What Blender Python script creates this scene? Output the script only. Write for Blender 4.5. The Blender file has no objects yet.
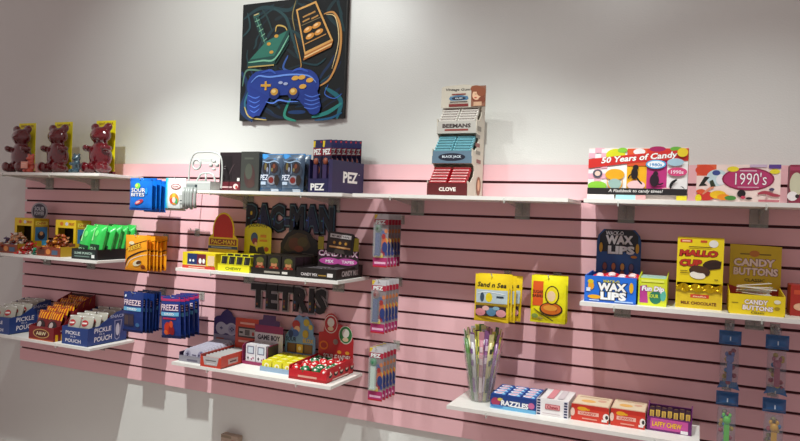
import bpy, math, random
from mathutils import Vector, Matrix
random.seed(7)
S = bpy.context.scene
COL = S.collection
Z0 = 1.75            # height of the slatwall's top edge above the floor
G = .0762            # slat pitch
# ------------------------------------------------------------------ materials
_M = {}
def lin(h):
    h = h.lstrip('#'); c = [int(h[i:i+2], 16)/255 for i in (0, 2, 4)]
    return [x/12.92 if x <= .04045 else ((x+.055)/1.055)**2.4 for x in c]
def mat(h, fin='paper'):
    key = (h, fin)
    if key in _M: return _M[key]
    m = bpy.data.materials.new(fin+'_'+h.strip('#')); m.use_nodes = True
    nt = m.node_tree; b = nt.nodes['Principled BSDF']
    c = lin(h)
    R = dict(paper=.42, film=.24, plastic=.28, matte=.8, gummy=.12, clear=.08, film2=.24, metal=.3, foil=.28, paint=.5, shelf=.45)[fin]
    b.inputs['Roughness'].default_value = R
    nz = nt.nodes.new('ShaderNodeTexNoise'); tc = nt.nodes.new('ShaderNodeTexCoord')
    nt.links.new(tc.outputs['Object'], nz.inputs['Vector'])
    nz.inputs['Scale'].default_value = dict(film=22, foil=40, matte=60).get(fin, 35)
    mx = nt.nodes.new('ShaderNodeMix'); mx.data_type = 'RGBA'
    mx.inputs[6].default_value = [x*.93 for x in c]+[1]; mx.inputs[7].default_value = [min(1, x*1.05) for x in c]+[1]
    nt.links.new(nz.outputs['Fac'], mx.inputs[0]); nt.links.new(mx.outputs[2], b.inputs['Base Color'])
    if fin in ('film', 'foil'):
        bp = nt.nodes.new('ShaderNodeBump'); bp.inputs['Strength'].default_value = .55 if fin == 'film' else .8
        bp.inputs['Distance'].default_value = .006
        nt.links.new(nz.outputs['Fac'], bp.inputs['Height']); nt.links.new(bp.outputs['Normal'], b.inputs['Normal'])
    if fin in ('metal', 'foil'): b.inputs['Metallic'].default_value = .8
    if fin == 'gummy':
        b.inputs['Subsurface Weight'].default_value = .06; b.inputs['Subsurface Scale'].default_value = .01
        b.inputs['Coat Weight'].default_value = 1
    if fin == 'clear':
        b.inputs['Alpha'].default_value = .2; b.inputs['IOR'].default_value = 1.45
    _M[key] = m
    return m
# ------------------------------------------------------------------ mesh builder
X, Y, Zv = Vector((1, 0, 0)), Vector((0, 1, 0)), Vector((0, 0, 1))
class MB:
    def __init__(s): s.v = []; s.f = []; s.m = []; s.mats = []; s.sm = []
    def mi(s, m):
        if isinstance(m, str): m = mat(m)
        if isinstance(m, tuple): m = mat(*m)
        if m not in s.mats: s.mats.append(m)
        return s.mats.index(m)
    def add(s, vs, fs, m, smooth=False):
        k = len(s.v); i = s.mi(m)
        s.v += [tuple(v) for v in vs]; s.f += [tuple(k+a for a in f) for f in fs]
        s.m += [i]*len(fs); s.sm += [smooth]*len(fs)
    def box(s, x0, x1, y0, y1, z0, z1, m, T=None):
        vs = [Vector(p) for p in ((x0,y0,z0),(x1,y0,z0),(x1,y1,z0),(x0,y1,z0),(x0,y0,z1),(x1,y0,z1),(x1,y1,z1),(x0,y1,z1))]
        if T: vs = [T @ v for v in vs]
        s.add(vs, [(0,3,2,1),(4,5,6,7),(0,1,5,4),(1,2,6,5),(2,3,7,6),(3,0,4,7)], m)
    def rbox(s, x0, x1, y0, y1, z0, z1, m, r=.002, T=None):   # box with chamfered edges in x/z
        pts = [(x0+r,z0),(x1-r,z0),(x1,z0+r),(x1,z1-r),(x1-r,z1),(x0+r,z1),(x0,z1-r),(x0,z0+r)]
        s.prism(pts, y0, y1, m, T)
    def prism(s, pts, y0, y1, m, T=None):     # polygon in x,z extruded along y
        n = len(pts)
        a = sum(pts[i][0]*pts[(i+1)%n][1]-pts[(i+1)%n][0]*pts[i][1] for i in range(n))
        if a < 0: pts = pts[::-1]
        vs = [Vector((x, y0, z)) for x, z in pts]+[Vector((x, y1, z)) for x, z in pts]
        if T: vs = [T @ v for v in vs]
        s.add(vs, [tuple(range(n)), tuple(range(2*n-1, n-1, -1))]+[(i, i+n, (i+1)%n+n, (i+1)%n) for i in range(n)], m)
    def prismx(s, pts, x0, x1, m):            # polygon in y,z extruded along x
        n = len(pts)
        a = sum(pts[i][0]*pts[(i+1)%n][1]-pts[(i+1)%n][0]*pts[i][1] for i in range(n))
        if a < 0: pts = pts[::-1]
        vs = [(x1, y, z) for y, z in pts]+[(x0, y, z) for y, z in pts]
        s.add(vs, [tuple(range(n)), tuple(range(2*n-1, n-1, -1))]+[(i, i+n, (i+1)%n+n, (i+1)%n) for i in range(n)], m)
    def tube(s, pts, r, m, n=8, closed=False):
        pts = [Vector(p) for p in pts]; N = len(pts); vs = []; fs = []
        up = Vector((.13, .21, .97))
        for i, p in enumerate(pts):
            a = pts[(i-1) % N] if closed or i else pts[0]; b = pts[(i+1) % N] if closed or i < N-1 else pts[-1]
            t = (b-a).normalized(); u = t.cross(up).normalized(); w = t.cross(u)
            rr = r[i] if isinstance(r, (list, tuple)) else r
            vs += [p+rr*(math.cos(2*math.pi*k/n)*u+math.sin(2*math.pi*k/n)*w) for k in range(n)]
        for i in range(N if closed else N-1):
            j = (i+1) % N
            fs += [(i*n+k, i*n+(k+1) % n, j*n+(k+1) % n, j*n+k) for k in range(n)]
        if not closed: fs += [tuple(range(n-1, -1, -1)), tuple((N-1)*n+k for k in range(n))]
        s.add(vs, fs, m, True)
    def lathe(s, prof, m, n=24, c=(0, 0, 0), T=None):
        vs = []; fs = []
        for r, z in prof: vs += [Vector((c[0]+r*math.cos(2*math.pi*k/n), c[1]+r*math.sin(2*math.pi*k/n), c[2]+z)) for k in range(n)]
        if T: vs = [T @ v for v in vs]
        for i in range(len(prof)-1): fs += [(i*n+k, i*n+(k+1) % n, (i+1)*n+(k+1) % n, (i+1)*n+k) for k in range(n)]
        s.add(vs, fs, m, True)
    def ell(s, c, r, m, n=14, R=None):
        vs = []; fs = []; h = n//2+1
        for i in range(h+1):
            a = math.pi*i/h-math.pi/2
            for k in range(n):
                b = 2*math.pi*k/n
                v = Vector((r[0]*math.cos(a)*math.cos(b), r[1]*math.cos(a)*math.sin(b), r[2]*math.sin(a)))
                if R: v = R @ v
                vs.append(v+Vector(c))
        for i in range(h): fs += [(i*n+k, i*n+(k+1) % n, (i+1)*n+(k+1) % n, (i+1)*n+k) for k in range(n)]
        s.add(vs, fs, m, True)
    def build(s, name, parent=None, loc=None, rz=0):
        me = bpy.data.meshes.new(name); me.from_pydata(s.v, [], s.f)
        for m in s.mats: me.materials.append(m)
        me.polygons.foreach_set('material_index', s.m); me.polygons.foreach_set('use_smooth', s.sm); me.update()
        o = bpy.data.objects.new(name, me); COL.objects.link(o)
        if parent: o.parent = parent
        if loc: o.location = loc
        o.rotation_euler.z = rz
        return o
# ------------------------------------------------------------------ lettering
_T = {}
def glyphs(st, off=0.):
    key = (st, off)
    if key in _T: return _T[key]
    cu = bpy.data.curves.new('lettering', 'FONT'); cu.body = st; cu.resolution_u = 2; cu.fill_mode = 'FRONT'; cu.offset = off
    ob = bpy.data.objects.new('lettering', cu); COL.objects.link(ob)
    dg = bpy.context.evaluated_depsgraph_get(); me = ob.evaluated_get(dg).to_mesh()
    vs = [(v.co.x, v.co.y) for v in me.vertices]; fs = [tuple(p.vertices) for p in me.polygons]
    fs = [f if me.polygons[i].normal.z >= 0 else f[::-1] for i, f in enumerate(fs)]
    ob.evaluated_get(dg).to_mesh_clear(); bpy.data.objects.remove(ob); bpy.data.curves.remove(cu)
    _T[key] = (vs, fs); return _T[key]
class F:      # a printed face: fractional coordinates 0..1 across w and h
    def __init__(s, mb, o, ex, ey, w, h, fin='paper', bulge=None, base=.0):
        s.mb, s.o, s.ex, s.ey, s.w, s.h, s.fin, s.B, s.base = mb, Vector(o), ex, ey, w, h, fin, bulge, base
        s.n = ex.cross(ey); s.l = 0
    def P(s, x, y, l):
        b = s.B(x, y) if s.B else 0
        return s.o+s.ex*(x*s.w)+s.ey*(y*s.h)+s.n*(b+s.base+.00018*l)
    def m(s, c): return mat(c, s.fin) if isinstance(c, str) else mat(*c)
    def r(s, x, y, w, h, c):
        s.l += 1; k = 7 if s.B else 1
        vs = [s.P(x+w*i/k, y+h*j/k, s.l) for j in range(k+1) for i in range(k+1)]
        s.mb.add(vs, [(j*(k+1)+i, j*(k+1)+i+1, (j+1)*(k+1)+i+1, (j+1)*(k+1)+i) for j in range(k) for i in range(k)], s.m(c), bool(s.B)); return s
    def e(s, x, y, rx, ry, c, rot=0, n=22):      # ry in fraction of HEIGHT
        s.l += 1; vs = [s.P(x, y, s.l)]; fs = []; ca, sa = math.cos(rot), math.sin(rot)
        for q in (.5, 1):
            for k in range(n):
                a = 2*math.pi*k/n; dx = rx*s.w*q*math.cos(a); dy = ry*s.h*q*math.sin(a)
                vs.append(s.P(x+(dx*ca-dy*sa)/s.w, y+(dx*sa+dy*ca)/s.h, s.l))
        for k in range(n):
            j = (k+1) % n; fs += [(0, 1+k, 1+j), (1+k, 1+n+k, 1+n+j, 1+j)]
        s.mb.add(vs, fs, s.m(c), bool(s.B)); return s
    def p(s, pts, c):
        s.l += 1; n = len(pts)
        if sum(pts[i][0]*pts[(i+1) % n][1]-pts[(i+1) % n][0]*pts[i][1] for i in range(n)) < 0: pts = pts[::-1]
        s.mb.add([s.P(x, y, s.l) for x, y in pts], [tuple(range(n))], s.m(c)); return s
    def s_(s, pts, w, c):        # brush stroke, w in metres (list tapers)
        s.l += 1; q = [Vector((x*s.w, y*s.h)) for x, y in smooth(pts)]; vs = []; N = len(q)
        for i, a in enumerate(q):
            t = (q[min(i+1, N-1)]-q[max(i-1, 0)]).normalized(); nn = Vector((-t.y, t.x))
            ww = w*math.sin(math.pi*(i+.6)/(N+.2))**.5
            for sg in (-1, 1): v = a+nn*ww*.5*sg; vs.append(s.P(v.x/s.w, v.y/s.h, s.l))
        s.mb.add(vs, [(2*i, 2*i+2, 2*i+3, 2*i+1) for i in range(N-1)], s.m(c)); return s
    def t(s, st, x, y, w, h, c, o=None, sh=0, rot=0, b=.02, ob=.07, arc=0):   # text fitted to a box
        for cc, off in ([(o, ob)] if o else [])+[(c, b)]:
            s.l += 1.5
            vs, fs = glyphs(st, off); v0, _ = glyphs(st, b)
            if not vs: continue
            ax, bx = min(v[0] for v in v0), max(v[0] for v in v0); ay, by = min(v[1] for v in v0), max(v[1] for v in v0)
            W, H = w*s.w, h*s.h; out = []; ca, sa = math.cos(rot), math.sin(rot)
            for vx, vy in vs:
                fx = (vx-ax)/(bx-ax); px = (fx)*W; py = (vy-ay)/(by-ay)*H; px += sh*py; py += arc*H*4*fx*(1-fx)
                out.append(s.P(x+(px*ca-py*sa)/s.w, y+(px*sa+py*ca)/s.h, s.l))
            s.mb.add(out, fs, s.m(cc))
        return s
def smooth(p, k=6):
    if len(p) < 3: return p
    out = []
    for i in range(len(p)-1):
        a, b, c, d = p[max(i-1, 0)], p[i], p[i+1], p[min(i+2, len(p)-1)]
        for j in range(k):
            t = j/k
            out.append(tuple(.5*(2*b[m]+(c[m]-a[m])*t+(2*a[m]-5*b[m]+4*c[m]-d[m])*t*t+(3*b[m]-a[m]-3*c[m]+d[m])*t**3) for m in (0, 1)))
    return out+[p[-1]]
def front(mb, x, z, w, h, y=0, fin='paper'): return F(mb, (x, y-.0004, z), X, Zv, w, h, fin)
def right(mb, x, y, z, w, h, fin='paper'): return F(mb, (x+.0004, y, z), Y, Zv, w, h, fin)
def top(mb, x, y, z, w, h, fin='paper'): return F(mb, (x, y, z+.0004), X, Y, w, h, fin)
# ------------------------------------------------------------------ things
def tag(o, label, cat=None, group=None, kind=None):
    if label: o['label'] = label
    if cat: o['category'] = cat
    if group: o['group'] = group
    if kind: o['kind'] = kind
    return o
def thing(name, label, cat, u, d, z, rz=0, group=None):
    o = bpy.data.objects.new(name, None); COL.objects.link(o); o.empty_display_size = .02
    o.location = (u, -d, Z0+z); o.rotation_euler.z = rz
    return tag(o, label, cat, group)
def kids(o): return [c for c in COL.objects if c.parent == o]
def dup(o, loc=None, rot=None, label=None, group=None, ch=None):
    ch = kids(o) if ch is None else ch
    r = o.copy(); COL.objects.link(r)
    if loc: r.location = loc
    if rot: r.rotation_euler = rot
    if label: r['label'] = label
    if group: r['group'] = group
    for c in ch:
        k = c.copy(); COL.objects.link(k); k.parent = r
        for g in kids(c):
            q = g.copy(); COL.objects.link(q); q.parent = k
    return r
def remeshed(mb, name, m, vox, parent=None):
    o = mb.build(name); md = o.modifiers.new('r', 'REMESH'); md.mode = 'VOXEL'; md.voxel_size = vox
    s2 = o.modifiers.new('s', 'SMOOTH'); s2.iterations = 4; s2.factor = .6
    dg = bpy.context.evaluated_depsgraph_get(); dg.update()
    me = bpy.data.meshes.new_from_object(o.evaluated_get(dg)); me.materials.clear(); me.materials.append(m)
    me.polygons.foreach_set('use_smooth', [True]*len(me.polygons)); me.update()
    o.modifiers.clear(); o.data = me
    if parent: o.parent = parent
    return o
# ------------------------------------------------------------------ camera
P = (6.70314559e+02, -4.21000116e-01, -6.43888381e-03, 3.69098827e-02, 2.85353351e+00, -2.41361543e-01)
f, yaw, pit, rol, D, hc = P
fwd = Vector((math.sin(yaw)*math.cos(pit), math.cos(yaw)*math.cos(pit), math.sin(pit)))
rt = Vector((math.cos(yaw), -math.sin(yaw), 0)); up = rt.cross(fwd)
r2 = math.cos(rol)*rt+math.sin(rol)*up; u2 = -math.sin(rol)*rt+math.cos(rol)*up
cd = bpy.data.cameras.new('camera'); cam = bpy.data.objects.new('camera', cd); COL.objects.link(cam)
cam.matrix_world = Matrix(((r2.x, u2.x, -fwd.x, 0), (r2.y, u2.y, -fwd.y, -D), (r2.z, u2.z, -fwd.z, Z0+hc), (0, 0, 0, 1)))
cd.sensor_width = 36; cd.lens = f*36/800; cd.clip_start = .02; S.camera = cam
# ------------------------------------------------------------------ room
def surf(h, h2, rough, scale, bump, coat=0):
    m = bpy.data.materials.new('surface_'+h.strip('#')); m.use_nodes = True; nt = m.node_tree; b = nt.nodes['Principled BSDF']
    tc = nt.nodes.new('ShaderNodeTexCoord'); n1 = nt.nodes.new('ShaderNodeTexNoise'); n1.inputs['Scale'].default_value = 1.3
    n2 = nt.nodes.new('ShaderNodeTexNoise'); n2.inputs['Scale'].default_value = scale; n2.inputs['Detail'].default_value = 6
    for n in (n1, n2): nt.links.new(tc.outputs['Object'], n.inputs['Vector'])
    mx = nt.nodes.new('ShaderNodeMix'); mx.data_type = 'RGBA'; mx.inputs[6].default_value = lin(h)+[1]; mx.inputs[7].default_value = lin(h2)+[1]
    nt.links.new(n1.outputs['Fac'], mx.inputs[0]); nt.links.new(mx.outputs[2], b.inputs['Base Color'])
    bp = nt.nodes.new('ShaderNodeBump'); bp.inputs['Strength'].default_value = bump; bp.inputs['Distance'].default_value = .002
    nt.links.new(n2.outputs['Fac'], bp.inputs['Height']); nt.links.new(bp.outputs['Normal'], b.inputs['Normal'])
    b.inputs['Roughness'].default_value = rough; b.inputs['Coat Weight'].default_value = coat; b.inputs['Coat Roughness'].default_value = .36
    return m
WALL = surf('#dddeda', '#d8d9d4', .36, 160, .4, .6)
b = MB(); b.box(-6.5, 3, .019, .12, 0, 4.1, WALL); tag(b.build('wall_back'), 'plain white painted wall behind the pink slatted panels', kind='structure')
b = MB(); b.box(-6.5, 3, -5, .12, -.06, 0, surf('#dcd6d0', '#d0cac4', .35, 30, .1)); tag(b.build('floor'), 'pale grey floor', kind='structure')
b = MB(); b.box(-6.5, 3, -5, .12, 4.1, 4.16, surf('#d8d4d0', '#d2cecb', .8, 30, .1)); tag(b.build('ceiling'), 'off-white ceiling', kind='structure')
PINK = surf('#f0bec3', '#edbac0', .42, 220, .15); GRV = mat('#481d21', 'matte'); EDGE = mat('#c99aa0', 'matte')
def slat_panel(x0, x1, label):
    o = MB(); o.box(x0, x1, .0125, .019, Z0-16*G, Z0, GRV)
    for k in range(17):
        a = Z0-k*G; t = a-.0055 if k else Z0; bt = a-G+.0055
        if k == 16: break
        if k == 0: t = Z0
        if k == 15: bt = Z0-16*G
        o.box(x0, x1, 0, .0125, bt, t, PINK)
    b_ = o.build('slatwall_panel'); tag(b_, label, 'slatwall panel', 'pink slatwall panels on the white wall'); return b_
slat_panel(-3.838, -1.3877, 'long pink slatted wall panel on the left, under the game-themed candy')
slat_panel(-1.3873, -.3823, 'short middle pink slatted wall panel, behind the tiered gum stand')
slat_panel(-.3819, .90, 'rightmost pink slatted wall panel, behind the yellow candy boxes')
# ------------------------------------------------------------------ shelves
SH = mat('#e9e6e0', 'shelf'); ACR = mat('#7f8a80', 'clear'); LIP = mat('#e8ece6', 'clear')
ACR2 = bpy.data.materials.new('bracket_acrylic'); ACR2.use_nodes = True
_b = ACR2.node_tree.nodes['Principled BSDF']; _b.inputs['Base Color'].default_value = lin('#b4bcb2')+[1]; _b.inputs['Alpha'].default_value = .4; _b.inputs['Roughness'].default_value = .15
SD = .305
def shelf(u0, u1, z, brs, label):
    t = thing('wall_shelf', label, 'shelf', u0, 0, z, group='white shelves on the slatted wall')
    b = MB(); b.rbox(0, u1-u0, -SD, -.001, -.015, 0, SH, .0012); b.build('shelf_board', t)
    for u in brs:
        b = MB(); x = u-u0
        b.box(x-.032, x+.032, -.006, -.001, -.086, -.0155, ACR2)
        b.prismx([(-.006, -.0155), (-.006, -.07), (-.07, -.042), (-.28, -.02), (-.306, -.026), (-.306, -.0155)], x-.002, x+.002, ACR2)
        b.box(x-.003, x+.003, -.309, -.3055, -.026, -.006, LIP)
        b.build('shelf_bracket', t)
ZT, ZA, ZM, ZB = -.150, -.074, -.533, -.995
shelf(-3.80, -2.87, ZA, (-3.62, -3.24), 'top left white shelf holding the three giant gummy bears')
shelf(-2.335, -1.42, ZT, (-2.14, -1.63), 'top white shelf second from the left, under the navy dispenser candy box')
shelf(-1.37, -.455, ZT, (-1.19, -.70), 'top white shelf holding only the tiered gum stand')
shelf(-.398, .54, ZT, (-.275, .20), 'top right white shelf under the two flat printed candy gift boxes')
shelf(-3.79, -2.865, ZM, (-3.62, -3.25), 'middle left white shelf under the tray of green pouches')
shelf(-2.335, -1.425, ZM, (-2.12, -1.59), 'white shelf below the PAC-MAN letters')
shelf(-.398, .54, ZM, (-.275, .20), 'middle right white shelf under the WAX LIPS and MALLO CUP boxes')
shelf(-3.80, -2.895, ZB, (-3.62, -3.15), 'bottom left white shelf under the navy pickle pouch boxes')
shelf(-2.34, -1.444, ZB, (-2.12, -1.62), 'white shelf below the TETRIS letters')
shelf(-.906, .026, ZB, (-.74, -.12), 'lowest right white shelf with the cup of candy straws')
# ------------------------------------------------------------------ light
def spot(u, d, z, tu, tz, W, ang, blend=.6, col=(.95, 1, .97), r=.025):
    l = bpy.data.lights.new('track_spot', 'SPOT'); l.energy = W; l.spot_size = math.radians(ang); l.spot_blend = blend; l.color = col; l.shadow_soft_size = r
    o = bpy.data.objects.new('track_spot', l); COL.objects.link(o); o.location = (u, -d, Z0+z)
    o.rotation_euler = (Vector((tu, 0, Z0+tz))-o.location).to_track_quat('-Z', 'Y').to_euler()
#LIGHTS
# ------------------------------------------------------------------ generic packaging
def carton(name, label, cat, u, d, z, w, h, dep, col, art=None, side=None, topart=None, rz=0, group=None, r=.0015):
    b = MB(); b.rbox(0, w, 0, dep, 0, h, col, r)
    if art: art(front(b, 0, 0, w, h))
    if side: side(right(b, w, 0, 0, dep, h))
    if topart: topart(top(b, 0, 0, h, w, dep))
    o = b.build(name, None, (u, -d, Z0+z), rz); return tag(o, label, cat, group)
def tray(name, label, cat, u, d, z, w, dep, hf, hb, col, prof=None, art=None, side=None, inner='#8d8478', rz=0, group=None, th=.003):
    # open display tray: low front lip, side walls rising to the back
    t = thing(name, label, cat, u, d, z, rz, group); b = MB()
    pr = prof or [(0, 0), (0, hf), (dep*.25, hf), (dep*.8, hb), (dep, hb), (dep, 0)]
    b.box(0, w, 0, dep, 0, .003, col); b.box(th, w-th, 0, th, .003, hf, col); b.box(th, w-th, dep-th, dep, .003, hb, col)
    b.prismx(pr, 0, th, col); b.prismx(pr, w-th, w, col)
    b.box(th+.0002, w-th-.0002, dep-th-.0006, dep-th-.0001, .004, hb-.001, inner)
    if art: art(front(b, 0, 0, w, hf))
    if side: side(right(b, w, 0, 0, dep, hb))
    b.build('tray_box', t); return t
def header(t, x, y, z, pts, w, h, col, art=None, th=.003, name='header_card'):
    b = MB(); b.prism([(px*w, pz*h) for px, pz in pts], 0, th, col)
    if art: art(front(b, 0, 0, w, h))
    o = b.build(name, t); o.location = (x, y, z); return o
RECT = [(0, 0), (1, 0), (1, 1), (0, 1)]
def arch(n=10, r0=.55): return [(0, 0), (1, 0), (1, r0)]+[(.5+.5*math.cos(math.pi*k/n), r0+(1-r0)*math.sin(math.pi*k/n)) for k in range(1, n)]+[(0, r0)]
def bag_mesh(w, h, t, col, art=None, fin='film', crimp=.06, edge=None):
    b = MB(); nx, nz = 10, 12
    def B(x, y):
        a = max(0, 1-abs(2*x-1)**3); yy = min(1, max(0, (y-crimp)/(1-2*crimp))); c = max(0, 1-abs(2*yy-1)**4)
        return t*.5*math.sqrt(a*c)*(1+.1*math.sin(7*x+5*y))
    for sg in (-1, 1):
        vs = [(w*i/nx, sg*(B(i/nx, j/nz)+.0006), h*j/nz) for j in range(nz+1) for i in range(nx+1)]
        fs = [(j*(nx+1)+i, j*(nx+1)+i+1, (j+1)*(nx+1)+i+1, (j+1)*(nx+1)+i) for j in range(nz) for i in range(nx)]
        if sg == 1: fs = [q[::-1] for q in fs]
        b.add(vs, fs, (col, fin), True)
    for z in (0, h): b.box(0, w, -.0007, .0007, z-.0005, z+.0005, (edge or col, fin))
    if art: art(F(b, (0, 0, 0), X, Zv, w, h, fin, B, .0018))
    return b
def hook(u, z, L, label):
    b = MB(); zz = z
    b.box(-.016, .016, -.006, -.001, -.03, .012, ACR2)
    b.tube([(0, -.004, 0), (0, -L*.6, 0), (0, -L+.012, .001), (0, -L, .014)], .0022, ('#d6d6d2', 'metal'))
    return tag(b.build('peg_hook', None, (u, 0, Z0+zz)), label, 'peg hook', 'peg hooks on the slatted wall')
def hang(n, d0, step, w, h, t, col, art, name, labels, cat, group, u, ztop, drop=.012, fin='film', crimp=.06, tilt=0, hk=None, widen=0):
    # a file of hanging bags: the nearest at distance d0 from the wall, the rest behind
    src = None; out = []
    for k in range(n):
        if src is None:
            src = bag_mesh(w, h, t, col, art, fin, crimp).build(name, None); o = src; tag(o, labels[0], cat, group)
        else: o = src.copy(); COL.objects.link(o); o['label'] = labels[min(k, len(labels)-1)]
        o.location = (u+random.uniform(-.002, .002)*k+widen*k, -(d0-step*k), Z0+ztop-h-random.uniform(0, .004)*k)
        o.rotation_euler = (random.uniform(-.03, .03), tilt+random.uniform(-.02, .02)*(k > 0), random.uniform(-.04, .04))
        out.append(o)
    hook(u+w/2, ztop-drop+.003, d0+.02, hk)
    return out
# ================================================================== TOP LEFT: giant gummy bears
def bear_mb(s=1.):
    b = MB(); g = 'red'; g = ('#7a0d1c', 'gummy')
    E = lambda x, y, z, rx, ry, rz: b.ell((x*s, y*s, z*s), (rx*s, ry*s, rz*s), g, 16)
    E(0, 0, .1, .06, .05, .078); E(0, 0, .135, .05, .044, .05); E(0, -.004, .215, .054, .048, .05)
    E(0, -.042, .205, .024, .022, .019); E(0, -.062, .209, .009, .008, .007)
    for sx in (-1, 1):
        E(sx*.038, .002, .262, .024, .017, .024); E(sx*.058, -.028, .142, .021, .03, .019); E(sx*.052, -.05, .146, .017, .016, .016)
        E(sx*.043, -.03, .03, .03, .05, .03); E(sx*.043, -.068, .036, .024, .018, .029)
    return b
GUM = mat('#5e0a14', 'gummy'); bears = remeshed(bear_mb(), 'gummy_bear_body', GUM, .0052)
def bear_pack(u, label):
    t = thing('gummy_bear_package', label, 'candy', u, .2, ZA, group='giant gummy bears on the top left shelf')
    b = MB(); b.box(0, .145, 0, .0025, 0, .305, '#f2e312')
    def art(q): q.t('GIANT', .12, .925, .34, .038, '#8a3a1c').t('BEAR', .55, .925, .34, .038, '#8a3a1c').r(.1, .915, .8, .003, '#c8a010')
    art(front(b, 0, 0, .145, .305)); o = b.build('backing_card', t); o.location = (-.012, .085, 0)
    c = bears.copy(); COL.objects.link(c); c.parent = t; c.location = (.082, .036, .002); c.scale = (1.28, .85, .99)
    b = MB(); b.box(.02, .15, .06, .08, .001, .02, '#5c0f18'); b.build('plastic_foot', t)
    return t
bear_pack(-3.745, 'giant dark red gummy bear on a yellow card, leftmost of the three'); bear_pack(-3.44, 'giant dark red gummy bear on a yellow card, middle of the three')
bear_pack(-3.105, 'giant dark red gummy bear on a yellow card, rightmost of the three'); bpy.data.objects.remove(bears)
def small_bear(u, col, label, lab):
    bm_ = MB(); c = (col, 'gummy')
    for a in ((0, 0, .04, .024, .02, .038), (0, 0, .082, .022, .02, .021), (0, -.018, .078, .011, .012, .009), (-.018, 0, .1, .009, .007, .009), (.018, 0, .1, .009, .007, .009),
              (-.022, -.014, .05, .009, .016, .009), (.022, -.014, .05, .009, .016, .009), (-.016, -.016, .011, .012, .022, .012), (.016, -.016, .011, .012, .022, .012)):
        bm_.ell(a[:3], a[3:], c, 12)
    t = thing('small_gummy_bear', label, 'candy', u, .265, ZA)
    o = remeshed(bm_, 'bear_body', mat(col, 'gummy'), .0032, t)
    b = MB(); b.box(-.034, .034, -.005, .028, 0, .008, (col, 'clear')); b.build('plastic_base', t)
    if lab: b = MB(); b.box(-.03, .022, -.0385, -.036, .022, .06, '#e79a86'); F(b, (-.03, -.0388, .022), X, Zv, .052, .038).r(.1, .6, .7, .12, '#f4c8b8').r(.1, .3, .5, .1, '#f4c8b8'); b.build('price_label', t)
small_bear(-3.445, '#c8503c', 'small coral red gummy bear with a pale label, between the first two giant bears', True)
small_bear(-3.085, '#2b4652', 'small dark blue-grey gummy bear between the second and third giant bears', False)
# ================================================================== PEGS, left
def a_blue(q):
    q.r(0, .93, 1, .05, '#0c56b8').t('SOUR', .12, .56, .66, .13, '#ffffff', '#0a3a90').t('BITES', .12, .43, .62, .11, '#f4f8ff', '#0a3a90')
    q.e(.42, .76, .13, .09, '#7ed957').e(.38, .77, .06, .05, '#e8f26a').e(.5, .26, .2, .06, '#c23a4a', .35).e(.44, .25, .1, .035, '#f2b8b0', .35).r(0, .02, 1, .05, '#0a4aa2').e(.82, .6, .05, .1, '#2a9af0')
hang(4, .245, .034, .15, .165, .022, '#1173d8', a_blue, 'candy_bag', ['bright blue candy bag with white lettering, nearest on the top left peg', 'bright blue candy bag hanging behind the nearest one on the top left peg'], 'candy bag', 'bright blue bags on the top left peg', -2.71, -.095, hk='wall peg holding the bright blue candy bags')
def a_white(q):
    q.r(0, 0, .12, 1, '#2fc4e0').r(.12, 0, .05, 1, '#a8e8f0').e(.58, .74, .24, .09, '#9c1c28').e(.58, .74, .2, .065, '#f2e4e0').t('Dubble', .44, .715, .28, .05, '#9c1c28')
    q.e(.5, .36, .24, .18, '#e8963c').e(.38, .3, .09, .09, '#d85040').e(.6, .3, .09, .09, '#5ab46a').e(.5, .46, .09, .08, '#f2d24a').e(.5, .33, .09, .09, '#e8e4dc').r(.78, .1, .2, .4, '#c9ccc8').r(.8, .2, .14, .03, '#555a5c').r(.8, .3, .14, .03, '#555a5c').r(0, .01, 1, .06, '#6a5a4a')
hang(1, .2, .03, .135, .165, .022, '#eef4f2', a_white, 'candy_bag', ['white candy bag with a turquoise left edge and red oval, beside the bright blue bags'], 'candy bag', None, -2.51, -.09, hk='wall peg holding the white candy bag')
def a_or(q):
    q.p([(0, .42), (1, .86), (1, .62), (0, .2)], '#e05a14').s_([(0, .52), (.3, .7), (.7, .8), (1, .88)], .004, '#3a1a0c').s_([(.02, .12), (.2, .35), (.6, .5), (1, .6)], .009, '#2e140a')
    q.s_([(.1, .1), (.3, .3), (.7, .42), (1, .47)], .004, '#e8e0c8').t('REESE', .2, .53, .6, .12, '#f6d23a', '#a8330c', rot=.3).e(.6, .22, .2, .08, '#d8cfae', .3).e(.68, .24, .13, .05, '#5a3418', .3).e(.35, .78, .13, .05, '#e8dcb0').r(0, .01, 1, .05, '#c87810').e(.85, .12, .1, .06, '#8a3c10')
hang(6, .21, .026, .15, .185, .02, '#f0a01e', a_or, 'candy_bag', ['orange candy bag with a dark diagonal stripe, nearest on its peg', 'orange candy bag behind the nearest one, beside the tray of green pouches'], 'candy bag', 'orange bags on the middle left peg', -2.762, -.392, hk='wall peg holding the orange candy bags')
def a_fr1(q):
    q.t('FREEZE', .08, .68, .84, .13, '#f2dfe6', '#5a2a6a').r(.06, .54, .88, .09, '#6fb6dc').t('DRIED', .25, .56, .5, .05, '#ffffff').r(.1, .16, .52, .3, '#2c2a44').r(.14, .2, .2, .22, '#4a3a3c').r(.38, .2, .2, .22, '#3e3240').e(.8, .2, .1, .05, '#3c6a9a').e(.14, .9, .05, .03, '#d8e4f4').r(0, .01, 1, .05, '#101c4a')
hang(6, .215, .025, .135, .21, .02, '#1c3474', a_fr1, 'freeze_dried_bag', ['dark blue pouch with a pale blue band, nearest on the left lower peg', 'dark blue pouch behind the nearest one, left lower peg'], 'candy bag', 'dark blue pouches on the lower left peg', -2.758, -.69, hk='wall peg holding the plain dark blue pouches')
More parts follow.
